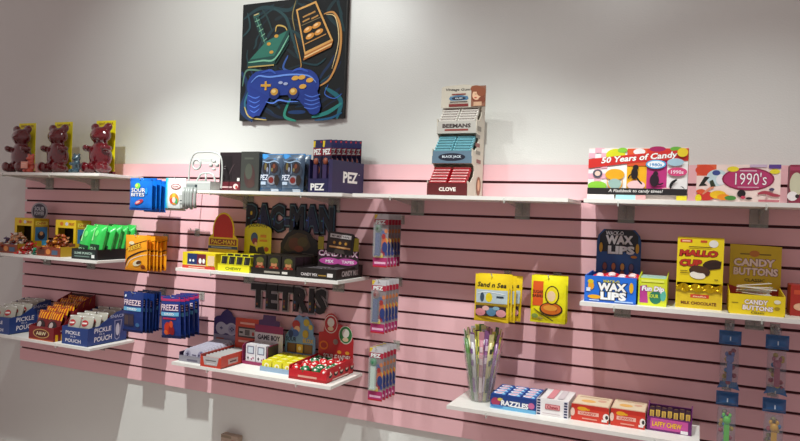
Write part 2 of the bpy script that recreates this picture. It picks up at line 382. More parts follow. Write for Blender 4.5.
def a_fr2(q):
    q.r(0, .88, 1, .1, '#a82a5c').t('FREEZE', .06, .66, .88, .14, '#ecd8e4', '#5a2a6a').r(.04, .53, .92, .09, '#6fb6dc').t('DRIED', .25, .55, .5, .05, '#ffffff').r(.15, .45, .7, .04, '#b8284a')
    q.e(.4, .24, .17, .15, '#c2341c').e(.6, .2, .15, .12, '#8e1c24').e(.3, .14, .1, .06, '#e0622c').e(.6, .34, .1, .08, '#d8502a').r(0, .01, 1, .05, '#101c4a')
hang(5, .22, .034, .125, .215, .024, '#1d3680', a_fr2, 'freeze_dried_bag', ['dark blue pouch with crimson top and red fruit picture, nearest on its peg', 'dark blue pouch with crimson top behind the nearest one of its file'], 'candy bag', 'crimson-topped blue pouches', -2.485, -.69, tilt=-.05, hk='wall peg holding the crimson-topped blue pouches')
hook(-2.47, -.36, .06, 'empty clear wall peg under the hanging controller ornament')
# controller ornament
t = thing('controller_ornament', 'pale grey outline ornament shaped like a game controller, beside the white candy bag', 'ornament', -2.315, .27, ZT)
OM = ('#c4c8c4', 'plastic')
b = MB(); b.tube([(q[0], 0, q[1]) for q in smooth([(.012, .01), (.012, .07), (.02, .14), (.045, .178), (.1, .185), (.16, .183), (.2, .165), (.214, .12), (.214, .05), (.212, .01)])], .0042, OM); b.build('outline_frame', t)
b = MB(); b.tube([(.058+.024*math.cos(k*math.pi/10), 0, .125+.024*math.sin(k*math.pi/10)) for k in range(20)], .0055, OM, closed=True); b.build('thumbstick_ring', t)
b = MB(); [b.tube([(.165+.024*math.cos(a)*.55, 0, .12+.024*math.sin(a)*.55), (.165+.024*math.cos(a), 0, .12+.024*math.sin(a))], .009, OM) for a in (0, 1.57, 3.14, 4.71)]; b.box(.06, .15, -.002, .002, .138, .15, OM); b.build('button_cross', t)
b = MB(); b.tube([(q[0], 0, q[1]) for q in smooth([(.06, .04), (.085, .075), (.11, .082), (.14, .082), (.165, .07), (.175, .04)])], .0048, OM); b.tube([(.118, 0, .04), (.118, 0, .08)], .005, OM); b.build('centre_arch', t)
b = MB(); b.box(.03, .175, -.035, .035, .0006, .042, OM); front(b, .03, 0, .145, .042, -.035).r(0, .75, 1, .2, '#d8dcd8').r(-.0, .1, .45, .5, '#8e9694').r(.36, .15, .1, .45, '#3c4648'); b.build('stand_base', t)
for k, x in enumerate((.022, .038, .052, .068, .09)):
    b = MB(); b.tube([(x, -.037, .01), (x, -.042, -.02), (x, -.042, -.06), (x+.004, -.042, -.09-.006*(k % 2))], .0075, ('#a2a6a2', 'plastic')); b.build('hanging_tube', t)
# ================================================================== MIDDLE LEFT shelf
def candy_proto(col, col2, r=.013):
    b = MB(); b.ell((0, 0, r*.8), (r*1.3, r*.9, r*.8), (col, 'film'), 10)
    for s in (-1, 1): b.add([(s*r*1.2, 0, r*.8), (s*r*2.3, -r*.8, r*1.5), (s*r*2.4, r*.6, r*.3), (s*r*2.2, -r*.3, r*.1)], [(0, 1, 2), (0, 2, 3), (0, 3, 1)], (col2, 'film'))
    return b
def heap(cols, region, label, group, name='wrapped_candy', r=.013, seed=1):
    rnd = random.Random(seed); protos = {}
    for (x, y, z) in region:
        c = rnd.choice(cols)
        if c not in protos: o = candy_proto(c[0], c[1], r).build(name); protos[c] = o; tag(o, label, 'candy', group)
        else: o = protos[c].copy(); COL.objects.link(o)
        o.location = (x+rnd.uniform(-.006, .006), y+rnd.uniform(-.006, .006), Z0+z); o.rotation_euler = (rnd.uniform(-.4, .4), rnd.uniform(-.4, .4), rnd.uniform(0, 3))
def grid(x0, x1, y0, y1, z, nx, ny, zs=0): return [(x0+(x1-x0)*(i+.5)/nx, y0+(y1-y0)*(j+.5)/ny, z+zs*j) for j in range(ny) for i in range(nx)]
def yellow_house(u, d, label, hdr):
    t = thing('candy_display_box', label, 'display box', u, d, ZM); w, h, dep = .165, .2, .1; b = MB()
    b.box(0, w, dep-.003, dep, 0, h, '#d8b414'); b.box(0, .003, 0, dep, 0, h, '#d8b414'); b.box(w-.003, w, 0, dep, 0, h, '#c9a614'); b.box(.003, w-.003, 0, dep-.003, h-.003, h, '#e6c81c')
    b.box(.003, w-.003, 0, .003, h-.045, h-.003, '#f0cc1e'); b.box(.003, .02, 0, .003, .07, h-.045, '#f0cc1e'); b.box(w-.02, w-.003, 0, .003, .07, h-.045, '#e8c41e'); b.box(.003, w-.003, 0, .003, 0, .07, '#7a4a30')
    b.box(.004, w-.004, .06, .061, .003, h-.004, '#1a1210')
    q = front(b, 0, 0, w, h); q.e(.3, .89, .08, .055, '#e07a1c').e(.55, .89, .07, .05, '#d8d8e8').t('FRUIT', .66, .85, .25, .07, '#b83020')
    q = right(b, w, 0, 0, dep, h); q.r(.1, .35, .8, .4, '#3a7cae').e(.5, .5, .25, .12, '#2c2c34').e(.5, .56, .12, .06, '#d8a070').r(.1, .8, .8, .12, '#f0e45a').t('CHEW', .18, .82, .6, .07, '#b83020')
    b.build('box_body', t)
    b = MB(); b.box(0, w+.02, -.115, -.112, 0, .05, '#8a3c20'); b.box(0, .003, -.112, -.001, 0, .055, '#b08a24'); b.box(w+.017, w+.02, -.112, -.001, 0, .055, '#b08a24'); b.box(.003, w+.017, -.112, -.001, 0, .003, '#8a3c20')
    front(b, 0, 0, w+.02, .05, -.115).r(.05, .15, .3, .6, '#5a2a18').e(.5, .5, .1, .3, '#d8843c').r(.65, .2, .25, .5, '#48607a'); b.build('front_tray', t)
    return t
t = yellow_house(-3.70, .165, 'yellow display box with a black window and round grey sign, far left', 1)
b = MB(); b.prism([(.5*.14+.07*math.cos(k*math.pi/14), .24+.055*math.sin(k*math.pi/14)) for k in range(28)], 0, .003, '#a8a4ae'); F(b, (0, -.0005, .185), X, Zv, .14, .11).e(.5, .5, .42, .42, '#39364a').t('SOUR', .2, .54, .6, .22, '#c6cad8', sh=.1).t('POWER', .2, .3, .6, .2, '#c6cad8', sh=.1); o = b.build('round_sign', t); o.location = (.02, .09, 0)
yellow_house(-3.355, .165, 'yellow display box with a black window, just behind the green pouches', 0)
c1 = [('#c98a62', '#e0c0a0'), ('#8e4a30', '#c06a40'), ('#d8c8b8', '#b8402c'), ('#5c4a6a', '#9a90b0')]
heap(c1, grid(-3.69, -3.545, -.268, -.19, ZM+.035, 4, 3, .012)+grid(-3.67, -3.56, -.25, -.19, ZM+.065, 3, 2, .014)+grid(-3.66, -3.58, -.22, -.18, ZM+.094, 2, 1), 'wrapped candy in brown and cream, heaped before the leftmost yellow display box', 'wrapped candies in the leftmost yellow box', seed=2)
heap([('#c9822e', '#8e3c1c'), ('#7a3418', '#c0703c'), ('#b05a34', '#e0a070')], grid(-3.345, -3.2, -.268, -.19, ZM+.035, 4, 3, .012)+grid(-3.33, -3.22, -.25, -.19, ZM+.066, 3, 2, .014)+[(-3.25, -.2, ZM+.1), (-3.29, -.19, ZM+.1)], 'wrapped candy in brown and orange, heaped left of the green pouches', 'wrapped candies in the right yellow box', seed=3)
heap([('#c8202a', '#e84a3c'), ('#b01c20', '#e8d8d0')], grid(-3.505, -3.43, -.3, -.19, ZM, 2, 4)+grid(-3.5, -3.44, -.28, -.2, ZM+.022, 2, 3)+grid(-3.48, -3.45, -.26, -.21, ZM+.044, 1, 2), 'red wrapped candy in the loose heap between the two yellow display boxes', 'red wrapped candies on the middle left shelf', seed=4)
heap([('#1f8a5c', '#2fae8a'), ('#15705a', '#e0f0e0')], grid(-3.415, -3.365, -.29, -.2, ZM, 1, 3)+[(-3.39, -.26, ZM+.022), (-3.39, -.22, ZM+.022)], 'green wrapped candy right of the red candy heap', 'green wrapped candies on the middle left shelf', seed=5)
carton('candy_packet', 'small turquoise packet behind the green wrapped candies', 'candy', -3.47, .16, ZM, .075, .075, .03, '#2e90b8', lambda q: q.e(.5, .6, .3, .2, '#58b8e0').r(.1, .15, .8, .15, '#1c6a8a'))
# green pouches in a black tray
t = tray('pouch_tray', 'black cardboard tray filled with bright green pouches', 'tray', -3.07, .29, ZM, .185, .28, .055, .06, '#15181a', prof=[(0, 0), (0, .055), (.28, .06), (.28, 0)],
         art=lambda q: q.r(.05, .15, .9, .7, '#20302c').t('SLIME PUNCH', .12, .5, .7, .22, '#bcd8c8').r(.12, .25, .6, .08, '#7a948a').r(.8, .2, .12, .3, '#e8ece8'), side=lambda q: q.r(.0, .0, .02, 1, '#2a3034'))
def a_gr(q): q.r(.08, .08, .84, .2, '#12703a').t('SOUR', .15, .3, .7, .14, '#d8f8d0', '#0e6a34').r(.2, .55, .12, .35, '#9af0a0').e(.62, .7, .12, .12, '#5ad86a').r(0, .93, 1, .05, '#8ae89a')
def a_gr(q): q.r(.06, .04, .88, .3, '#143a24').t('SOUR', .2, .14, .6, .1, '#b8e8b8').r(.22, .45, .14, .45, '#a8f0a4').e(.62, .7, .14, .1, '#6ae070').r(0, .93, 1, .05, '#b0f0a8')  # pale green upper marks paint the film's gloss highlight into the artwork
src = None
for k in range(5):
    for i in range(2):
        if not src: src = bag_mesh(.083, .165, .058, '#35c052', a_gr).build('green_pouch'); o = src; tag(o, 'bright green pouch in the front row of the black tray', 'candy pouch', 'green pouches in the black tray')
        else: o = src.copy(); COL.objects.link(o); o['label'] = 'bright green pouch in the front row of the black tray' if k == 0 else 'bright green pouch in a back row of the black tray'
        o.location = (-3.055+.084*i, -.255+.052*k, Z0+ZM+.022+.004*((k+i) % 2)); o.rotation_euler = (-.2, random.uniform(.0, .1), random.uniform(-.1, .1)-.1)
# ================================================================== BOTTOM LEFT shelf
def pouch_proto(a, fin='film', w=.088, h=.135, col='#aaa69a'): return bag_mesh(w, h, .034, col, a, fin)
def a_pk(q): q.e(.5, .68, .3, .13, '#b02c30').r(.28, .65, .44, .06, '#f0e8e0').r(.06, .08, .88, .4, '#4a4234').e(.5, .28, .32, .19, '#5a5a3c').e(.44, .26, .16, .1, '#8c8a54').e(.6, .34, .1, .08, '#3c3e28').r(0, .93, 1, .05, '#f6f6f2').r(.1, .46, .8, .04, '#7a7870')
def a_pkbox(q): q.t('PICKLE', .15, .58, .56, .2, '#e4e0e8').t('IN A', .34, .42, .2, .1, '#c4c4d4').t('POUCH', .15, .14, .6, .2, '#e4e0e8')
def a_pkside(q):
    q.t('PICKLE', .16, .38, .42, .15, '#e6e2ea', sh=.08, rot=.03).t('IN A', .28, .3, .14, .06, '#c4c4d4').t('POUCH', .16, .1, .44, .16, '#e6e2ea', sh=.08, rot=.03)
    q.p([(.68, .12), (.74, .06), (.8, .12), (.86, .7), (.66, .7)], '#a8accc').p([(.69, .14), (.74, .09), (.79, .14), (.84, .68), (.68, .68)], '#26386e').e(.75, .4, .05, .2, '#c8c8d8').t('SNACK', .55, .78, .38, .1, '#b8c0dc')
def pickle(u, label, lab2, grp):
    t = tray('pickle_box', label, 'display box', u, .288, ZB, .192, .265, .095, .172, '#25407e', [(0, 0), (0, .095), (.07, .1), (.19, .165), (.265, .175), (.265, 0)], a_pkbox, a_pkside, '#3c4a78')
    src = None
    for j in range(5):
        for i in range(2):
            if not src: src = pouch_proto(a_pk).build('pickle_pouch'); o = src; tag(o, lab2, 'pickle pouch', grp)
            else: o = src.copy(); COL.objects.link(o)
            o.location = (u+.006+.092*i, -.27+.045*j, Z0+ZB+.018+.007*j+(.004 if i else 0)); o.rotation_euler = (-.28, random.uniform(-.06, .06), random.uniform(-.05, .05))
pickle(-3.125, 'navy PICKLE IN A POUCH display box, right end of the bottom left shelf', 'silvery pickle pouch in the navy box at the right end of the bottom left shelf', 'pickle pouches in the right navy box')
pickle(-3.74, 'navy pickle pouch display box, left end of the bottom left shelf', 'silvery pickle pouch in the navy box at the far left of the bottom shelf', 'pickle pouches in the left navy box')
t = tray('snack_box', 'maroon display box with yellow stripes between the two navy pickle boxes', 'display box', -3.375, .295, ZB, .195, .27, .075, .23, '#7e1c20', [(0, 0), (0, .075), (.06, .085), (.18, .2), (.27, .235), (.27, 0)],
         lambda q: q.e(.5, .5, .33, .34, '#c8a060').e(.5, .5, .29, .28, '#5a1a14').t('A&W', .3, .38, .4, .26, '#f0e0b0').r(0, 0, 1, .1, '#b0501c'),
         lambda q: [q.r(.04+.13*k, .0, .06, .16, '#e0a818') for k in range(7)] and q.t('Lucas', .5, .28, .4, .16, '#e8e0d0', '#1c1410', sh=.2, rot=.15).r(.15, .22, .22, .03, '#c8a0a0'), '#4a2420')
def a_sn(q):
    q.r(0, .68, 1, .3, '#e8a018')
    for k in range(5): q.r(.04+.2*k, .68, .09, .3, '#a82818')
    q.e(.5, .42, .36, .2, '#2a1a1c').e(.4, .44, .16, .12, '#b8a8a4').r(.1, .1, .8, .14, '#6a1418').t('BITES', .2, .13, .6, .08, '#e8d8d0')
src = None
for j in range(5):
    for i in range(2):
        if not src: src = bag_mesh(.09, .145, .02, '#6a1c1e', a_sn).build('snack_pouch'); o = src; tag(o, 'maroon pouch with a yellow and red striped top in the maroon display box', 'snack pouch', 'striped pouches in the maroon box')
        else: o = src.copy(); COL.objects.link(o)
        o.location = (-3.37+.093*i, -.275+.045*j, Z0+ZB+.018+.017*j); o.rotation_euler = (-.3, random.uniform(-.08, .08), random.uniform(-.05, .05))
# ================================================================== TOP SHELF 2
INK = '#f2f2ee'
carton('candy_box', 'dark box with a maroon foot, left end of the shelf by the controller ornament', 'candy box', -2.152, .225, ZT, .125, .188, .06, '#241a1e',
       lambda q: q.r(.0, 0, 1, .24, '#5c1a26').r(.08, .3, .5, .6, '#191316').r(.2, .62, .1, .03, '#8a8488').r(.2, .57, .1, .02, '#8a8488').r(.12, .08, .5, .04, '#c8a8a8').e(.8, .12, .12, .07, '#d8c0bc').e(.84, .1, .06, .04, '#a83c3c').s_([(.45, .4), (.6, .6), (.72, .7)], .005, '#4a3a3e').r(.86, .26, .12, .08, '#d8d4d0'), lambda q: q.r(.1, .1, .8, .8, '#1c1416'))
carton('candy_box', 'dark olive-grey box between the maroon-footed box and the blue bags', 'candy box', -2.018, .235, ZT, .105, .19, .09, '#3a3c38',
       lambda q: q.e(.5, .38, .3, .3, '#45302f').e(.45, .5, .2, .2, '#4a4e44').r(.2, .8, .5, .05, '#50544c').e(.6, .2, .2, .1, '#4a3430'), lambda q: q.r(.05, .05, .9, .9, '#454a46'))
def a_pb(q):
    q.p([(0, 1), (1, 1), (1, .9), (.7, .84), (.4, .93), (.15, .85), (0, .9)], '#3f92d8').r(0, .0, 1, .1, '#33567c').e(.5, .55, .45, .3, '#3c4654').e(.3, .62, .18, .16, '#2c2c34').e(.28, .66, .06, .1, '#6e6238').e(.38, .58, .05, .06, '#8a8ea0').e(.7, .62, .16, .14, '#3c2c2c').e(.7, .66, .06, .06, '#7a4430').e(.62, .57, .05, .05, '#7c7048').s_([(.1, .8), (.4, .76), (.7, .8), (.9, .74)], .006, '#9ab4d0').s_([(.5, .45), (.52, .6), (.48, .74)], .004, '#8aa0bc').t('PEZ', .06, .3, .4, .14, '#dfe6f2', '#1c3a6a').r(.1, .18, .25, .08, '#b8c8dc').e(.62, .3, .22, .12, '#8a8c98').e(.6, .3, .13, .08, '#7a2c28').e(.85, .3, .1, .14, '#332c28').r(.55, .02, .35, .06, '#d0dcec')
o = None
for k in range(4):
    i, j = k % 2, k//2
    if not o: src = o = bag_mesh(.118, .18, .035, '#52657c', a_pb).build('candy_bag'); tag(o, 'silvery blue candy bag standing beside the dark boxes, left of the front pair', 'candy bag', 'silvery blue bags on the top shelf')
    else: o = src.copy(); COL.objects.link(o); o['label'] = ['', 'silvery blue candy bag standing left of the navy dispenser box, right of the front pair', 'silvery blue candy bag behind the front pair, left', 'silvery blue candy bag behind the front pair, right'][k]
    o.location = (-1.908+.12*i, -.225+.05*j, Z0+ZT); o.rotation_euler = (-.06, 0, 0)
# navy dispenser box
def a_pez(q): q.r(.0, 0, .04, 1, '#17172e').t('PEZ', .06, .1, .8, .13, INK, b=.04)
t = thing('dispenser_box', 'navy PEZ display box at the right end of the second top shelf', 'display box', -1.606, .285, ZT, -.17, group=None)
NV = '#23234e'; w, dep = .115, .255
b = MB(); b.box(0, w, 0, .003, 0, .062, NV); b.box(0, .003, .003, dep, 0, .148, NV); b.box(w-.003, w, .003, dep, 0, .148, NV); b.box(.003, w-.003, dep-.003, dep, 0, .148, NV); b.box(.003, w-.003, .003, dep-.003, 0, .003, NV)
front(b, 0, 0, w, .062).t('PEZ', .12, .15, .7, .5, INK, b=.04); q = right(b, w, 0, 0, dep, .148); q.r(.0, 0, .1, 1, '#2c2c66').t('PEZ', .4, .34, .42, .34, INK, b=.04).e(.86, .62, .012, .02, INK); b.build('box_body', t)
b = MB(); b.box(-.05, -.002, 0, .2, 0, .125, '#1c1c3c'); front(b, -.05, 0, .048, .125).r(.3, .5, .25, .1, INK).r(.1, .1, .8, .3, '#17172c'); tag(b.build('side_carton', None, (-1.612, -.2, Z0+ZT)), 'narrow dark navy carton between the blue bags and the PEZ box', 'candy box')
def card(h, body):
    b = MB(); b.box(0, .05, 0, .002, 0, h, '#2a2440'); q = front(b, 0, 0, .05, h)
    q.r(0, .82, 1, .18, '#2c2c58').p([(0, .98), (.25, .98), (.2, .86), (0, .86)], '#e8cc28').e(.9, .96, .1, .02, '#b02c38').r(0, .7, 1, .14, '#9c2434').t('PEZ', .08, .71, .84, .11, INK, NV, b=.04, rot=.05)
    q.r(.05, .52, .9, .16, '#1c1c3a').s_([(.2, .55), (.5, .64), (.8, .56)], .004, '#8a98c8').e(.65, .42, .22, .08, '#7a4434'); return b
b = card(.232, 0); b.box(.014, .036, -.014, -.001, .03, .12, '#3a2c58'); b.ell((.025, -.008, .135), (.013, .009, .016), '#9a5038', 10)
RP = lambda x, y, z: (-1.606+x*math.cos(.17)+y*math.sin(.17), -.285-x*math.sin(.17)+y*math.cos(.17), Z0+ZT+z)
P0 = b.build('dispenser_pack'); tag(P0, 'candy dispenser pack standing in the front row of the navy PEZ box', 'dispenser pack', 'dispenser packs in the navy box')
P0.location = RP(.004, .022, .004); P0.rotation_euler.z = -.17
for k in range(1, 14):
    o = P0.copy(); COL.objects.link(o); o.location = RP(.004+.055*(k % 2), .022+.036*(k//2), .004+.003*(k//2)); o['label'] = 'candy dispenser pack standing in the navy PEZ box' + (', front row' if k < 2 else ', behind the front row')
# canvas painting
t = thing('canvas_painting', 'dark canvas painting of game controllers, hanging high on the white wall', 'painting', -2.215, -.019, .225); w, h = .618, .605
b = MB(); b.rbox(0, w, -.026, -.0005, 0, h, '#0c1013', .003); b.build('canvas_wrap', t)
b = MB(); q = F(b, (0, -.0263, 0), X, Zv, w, h, 'matte'); q.r(.002, .002, .996, .996, '#0a0f13')
rb = random.Random(5)
for k in range(70):
    x0, y0 = rb.uniform(.05, .95), rb.uniform(.05, .95); an = math.atan2(y0-.5, x0-.5)+1.4; L_ = rb.uniform(.06, .14); cx_, cy_ = math.cos(an)*L_, math.sin(an)*L_
    pts = [(min(.985, max(.015, x0+cx_*s_+.02*math.sin(s_*2))), min(.985, max(.015, y0+cy_*s_))) for s_ in (-1, -.3, .4, 1)]
    cc = rb.choice(['#14262c', '#18303a', '#10202a', '#1c3a40'] if y0 > .42 else ['#142c50', '#1a3c70', '#12304a', '#1d5060', '#10203c'])
    q.l = rb.random(); q.s_(pts, rb.uniform(.006, .02), cc)
q.l = 2
C = lambda x, y: ((x-42)/347, 1-(y-10+(x-42)*.033)/398)
def S_(pts, wd, c): q.s_([C(*a) for a in pts], wd, c)
def PP(pts, c): q.p([C(*a) for a in pts], c)
for pts, wd, c in [([(45, 60), (110, 25), (200, 40), (230, 10)], .02, '#1d3a40'), ([(150, 30), (190, 60), (210, 110), (240, 200)], .016, '#26464a'), ([(360, 10), (330, 60), (380, 120)], .02, '#1c3238'), ([(45, 240), (70, 300), (50, 370), (90, 410)], .03, '#16325c'),
                  ([(120, 255), (80, 300), (60, 350), (80, 400)], .012, '#2c6c84'), ([(50, 290), (60, 240), (90, 235), (150, 245)], .01, '#5f8a78'), ([(205, 190), (190, 230), (215, 245)], .012, '#3a5fa8'), ([(330, 300), (380, 340), (370, 400)], .024, '#1c6a78'), ([(225, 10), (215, 60), (225, 110)], .007, '#8a7a4c'),
                  ([(290, 395), (340, 380), (384, 350)], .02, '#2a8a84'), ([(300, 405), (350, 398), (386, 380)], .012, '#1f5f8a'), ([(220, 330), (200, 390), (240, 408)], .016, '#2f8f7c'), ([(60, 360), (80, 395), (140, 405)], .008, '#c8b06a'), ([(340, 290), (330, 320), (360, 335), (384, 320)], .005, '#3f6fd0'), ([(45, 120), (70, 90), (60, 40)], .012, '#25454a'),
                  ([(160, 110), (165, 90), (190, 95), (200, 110)], .008, '#c8a85c'), ([(225, 120), (250, 220), (240, 235)], .006, '#b88a48'), ([(110, 30), (130, 60), (150, 110)], .01, '#1f3a3c'), ([(250, 215), (300, 225), (330, 205)], .01, '#1a3c44')]: S_(pts, wd, c)
S_([(318, 62), (350, 60), (372, 110), (372, 190), (345, 270), (300, 300)], .013, '#c98f4e'); S_([(325, 64), (355, 75), (368, 150), (350, 240)], .005, '#ecd39a')
PP([(82, 60), (100, 52), (135, 145), (118, 152)], '#1f3f3c'); S_([(92, 60), (126, 148)], .006, '#4f8c78'); S_([(82, 55), (104, 46)], .022, '#2f5a52'); S_([(84, 50), (100, 45)], .006, '#c8b078')
for k in range(5): S_([(88+8*k, 72+17*k), (104+7*k, 66+16*k)], .005, '#7fae90')
PP([(68, 208), (130, 140), (206, 105), (208, 140), (165, 205), (160, 222), (68, 228)], '#1c4a44'); PP([(75, 200), (130, 142), (200, 110), (160, 190)], '#2f7262'); S_([(70, 210), (120, 205), (163, 200), (207, 125)], .009, '#7fc0a0'); S_([(70, 226), (160, 221)], .008, '#b8a060'); S_([(165, 218), (207, 150)], .008, '#123834')
for x, y in ((140, 150), (165, 125), (150, 178)): q.e(*C(x, y), .02, .014, '#c8963c')
PP([(228, 42), (293, 18), (352, 150), (262, 192)], '#d9a45c'); PP([(234, 46), (290, 26), (344, 146), (264, 182)], '#14130f'); PP([(262, 192), (352, 150), (346, 170), (258, 210)], '#b06a2e'); S_([(262, 200), (348, 160)], .008, '#efc88a')
for x, y in ((262, 65), (280, 58), (262, 80), (290, 72)): S_([(x-10, y+4), (x+12, y-6)], .009, '#b8884a')
for x, y in ((270, 110), (298, 98), (278, 132), (306, 120)): q.e(*C(x, y), .042, .022, '#d9923e', .4); q.e(*C(x-2, y-2), .02, .01, '#f2c890', .4)
S_([(250, 96), (312, 72)], .005, '#7a6a4a'); S_([(262, 158), (330, 128)], .006, '#c08a4a')
BL = '#213d92'
for c, r in ((C(190, 282), (.34, .105)), (C(122, 290), (.15, .13)), (C(262, 290), (.15, .13))): q.e(*c, *r, BL)
PP([(80, 290), (118, 385), (95, 398), (75, 385), (72, 330)], BL); PP([(80, 290), (150, 330), (118, 392), (85, 392)], '#1d378c'); PP([(300, 280), (322, 360), (312, 382), (280, 375), (240, 330)], '#1d378c')
q.e(*C(96, 380), .045, .04, '#1f3c94'); q.e(*C(300, 370), .055, .045, '#1f3c94')
for k in range(4): S_([(76+3*k, 322+17*k), (100, 332+16*k), (118, 326+14*k)], .006, '#4f78dc'); S_([(268, 322+14*k), (292, 330+13*k), (318, 322+13*k)], .006, '#4f78dc')
S_([(85, 280), (110, 258), (150, 262), (220, 256), (280, 262), (305, 285)], .009, '#6f9af0'); S_([(120, 248), (150, 240), (170, 252)], .012, '#3558b8'); S_([(225, 246), (250, 238), (278, 248)], .012, '#3558b8')
S_([(120, 290), (155, 290)], .014, '#d9a23e'); S_([(137, 276), (137, 306)], .014, '#d9a23e')
for x, y in ((236, 268), (258, 266), (284, 276), (262, 296)): q.e(*C(x, y), .034, .019, '#e0a948', .1)
for x, y in ((188, 282), (205, 286)): q.e(*C(x, y), .022, .012, '#a8b4d8')
for x in (168, 232): q.e(*C(x, 318), .052, .05, '#152a70'); q.e(*C(x, 312), .036, .03, '#c8963c'); q.e(*C(x-2, 310), .02, .015, '#f0cc80')
S_([(140, 345), (165, 350), (185, 340), (215, 345), (250, 345)], .008, '#5f8cf0'); b.build('painted_canvas', t)
# wall letters
def letters(name, st, u, z, w, h, label, cols, outline, body):
    t = thing(name, label, 'sign', u, .004, z); n = len(st); xs = []
    vs0, _ = glyphs(st, .03); ax = min(v[0] for v in vs0); bx = max(v[0] for v in vs0); x = 0
    adv = []; GP = .075
    for i, c in enumerate(st):
        v, _ = glyphs(c, .03); adv.append(max(a[0] for a in v)-min(a[0] for a in v))
    tot = sum(adv)+GP*(n-1)
    for i, c in enumerate(st):
        b = MB(); v, fs = glyphs(c, .1); v0, f0 = glyphs(c, .055); ay, by = (0, .69)
        aa = min(a[0] for a in v0); sx = w/tot; sz = h/(by-ay)
        for off, (vv, ff), y, c_ in ([(0, glyphs(c, .15), -.006, '#141a2e')] if cols is pm else [])+[(0, (v, fs), -.008, outline), (1, (v0, f0), -.0125, body[i % len(body)])]:
            vs = [((a[0]-aa+x)*sx, y, a[1]*sz) for a in vv]; b.add(vs, ff, c_)
            ed = {}
            for fq in ff:
                for k in range(len(fq)):
                    e_ = (fq[k], fq[(k+1) % len(fq)])
                    if (e_[1], e_[0]) in ed: del ed[(e_[1], e_[0])]
                    else: ed[e_] = 1
            k0 = len(vs); vs2 = vs+[(p[0], (0 if off == 0 else -.0081), p[2]) for p in vs]
            b.add(vs2, [(a+k0, bb+k0, bb, a)[::1] for a, bb in ed], c_); b.add([vs2[i_+k0] for i_ in range(k0)], [fq[::-1] for fq in ff], c_)
        if cols:
            q = F(b, (0, -.0127, 0), X, Zv, 1, 1)
            cols(q, i, (x)*sx, adv[i]*sx, h)
        b.build('letter', t); x += adv[i]+GP
    return t
def pm(q, i, x, w, h):
    q.r(x+.15*w, .40*h, .18*w, .06*h, '#4a6ad0' if i % 2 else '#3c8a9c')
    if i == 0: q.e(x+.55*w, .68*h, .13*w, .1*h, '#d8b820')
    else: q.r(x+.3*w, .1*h, .06*w, .5*h, '#34549c')
letters('wall_letters', 'PAC-MAN', -2.138, -.325, .506, .106, 'dark PAC-MAN lettering mounted on the slatted wall', pm, '#56788c', ['#141a2c', '#18224a'])
def tt(q, i, x, w, h):
    for k, (a, c) in enumerate(((.1, '#7a3a20'), (.5, '#2a4a78'), (.3, '#8a6a20'))):
        if i in (0,) and k: continue
        q.r(x+(.42 if i in (0, 2) else .06)*w, (.04+.13*k)*h, .12*w if i != 4 else .5*w, .11*h, ['#8a4424', '#35507c', '#96782c', '#6a2a3a'][(i+k) % 4])
letters('wall_letters', 'TETRIS', -2.095, -.727, .44, .106, 'black TETRIS lettering with pale outline mounted on the slatted wall', tt, '#9c9496', ['#120c10'])
# ================================================================== PAC shelf
carton('candy_box', 'yellow-framed candy box with navy and maroon panels, left end of its shelf', 'candy box', -2.315, .28, ZM, .2, .078, .1, '#e8cf1c',
       lambda q: q.r(0, 0, 1, .2, '#c8402c').r(.15, .25, .3, .68, '#1c3468').r(.45, .25, .27, .68, '#74202e').r(.15, .2, .57, .06, '#d8c8a0').e(.24, .5, .03, .08, INK).e(.34, .5, .03, .08, INK).e(.55, .5, .045, .17, INK).e(.66, .5, .04, .15, INK).r(.78, .25, .2, .6, '#e8c8a0').r(.2, .05, .5, .06, '#e8b8a0'))
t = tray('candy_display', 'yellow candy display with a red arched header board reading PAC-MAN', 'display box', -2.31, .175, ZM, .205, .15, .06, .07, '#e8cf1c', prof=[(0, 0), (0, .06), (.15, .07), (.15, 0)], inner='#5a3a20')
header(t, 0.0, .075, .0, [(0, 0), (1, 0), (1, .52), (.86, .6)]+[(.5+.37*math.cos(math.pi*k/12), .66+.34*math.sin(math.pi*k/12)) for k in range(13)]+[(.14, .6), (0, .52)], .185, .278, '#e6c81c',
       lambda q: q.p([(.17, .54)]+[(.5-.33*math.cos(math.pi*k/12), .66+.31*math.sin(math.pi*k/12)) for k in range(13)]+[(.83, .54)], '#b8281e').r(.04, .4, .92, .11, '#8a3c1c').t('PAC-MAN', .1, .415, .8, .08, '#e8c83c').r(0, .33, 1, .05, '#34507c').r(.1, .345, .7, .02, '#a8b8c8').e(.5, .16, .3, .1, '#d8a020'))
t = tray('candy_display', 'small yellow tray of four black-windowed packs with an illustrated yellow header', 'display box', -2.095, .285, ZM, .185, .24, .035, .05, '#e8e020', prof=[(0, 0), (0, .035), (.24, .06), (.24, 0)], inner='#6a5a20',
         art=lambda q: q.t('CHEWY', .25, .2, .5, .4, '#5a6a10').r(0, .9, 1, .1, '#c8c018'))
def a_hdr(q):
    q.t('JACKPOT', .14, .85, .72, .1, '#4a4410', arc=.4).p([(.2, .12), (.8, .12), (.72, .34), (.52, .3), (.5, .16), (.42, .32), (.22, .36)], '#2c2c2c').e(.38, .58, .13, .16, '#3a5a8a').e(.4, .48, .1, .1, '#8a2c4c').e(.44, .4, .05, .06, '#e8b88c')
    q.r(.6, .6, .22, .08, '#d88a1c').r(.58, .48, .28, .06, '#d88a1c').e(.84, .26, .08, .07, '#b8501c').r(0, 0, 1, .12, '#f4ec10')
header(t, -.028, .235, .055, arch(10, .8), .165, .172, '#dcd022', a_hdr)
src = None
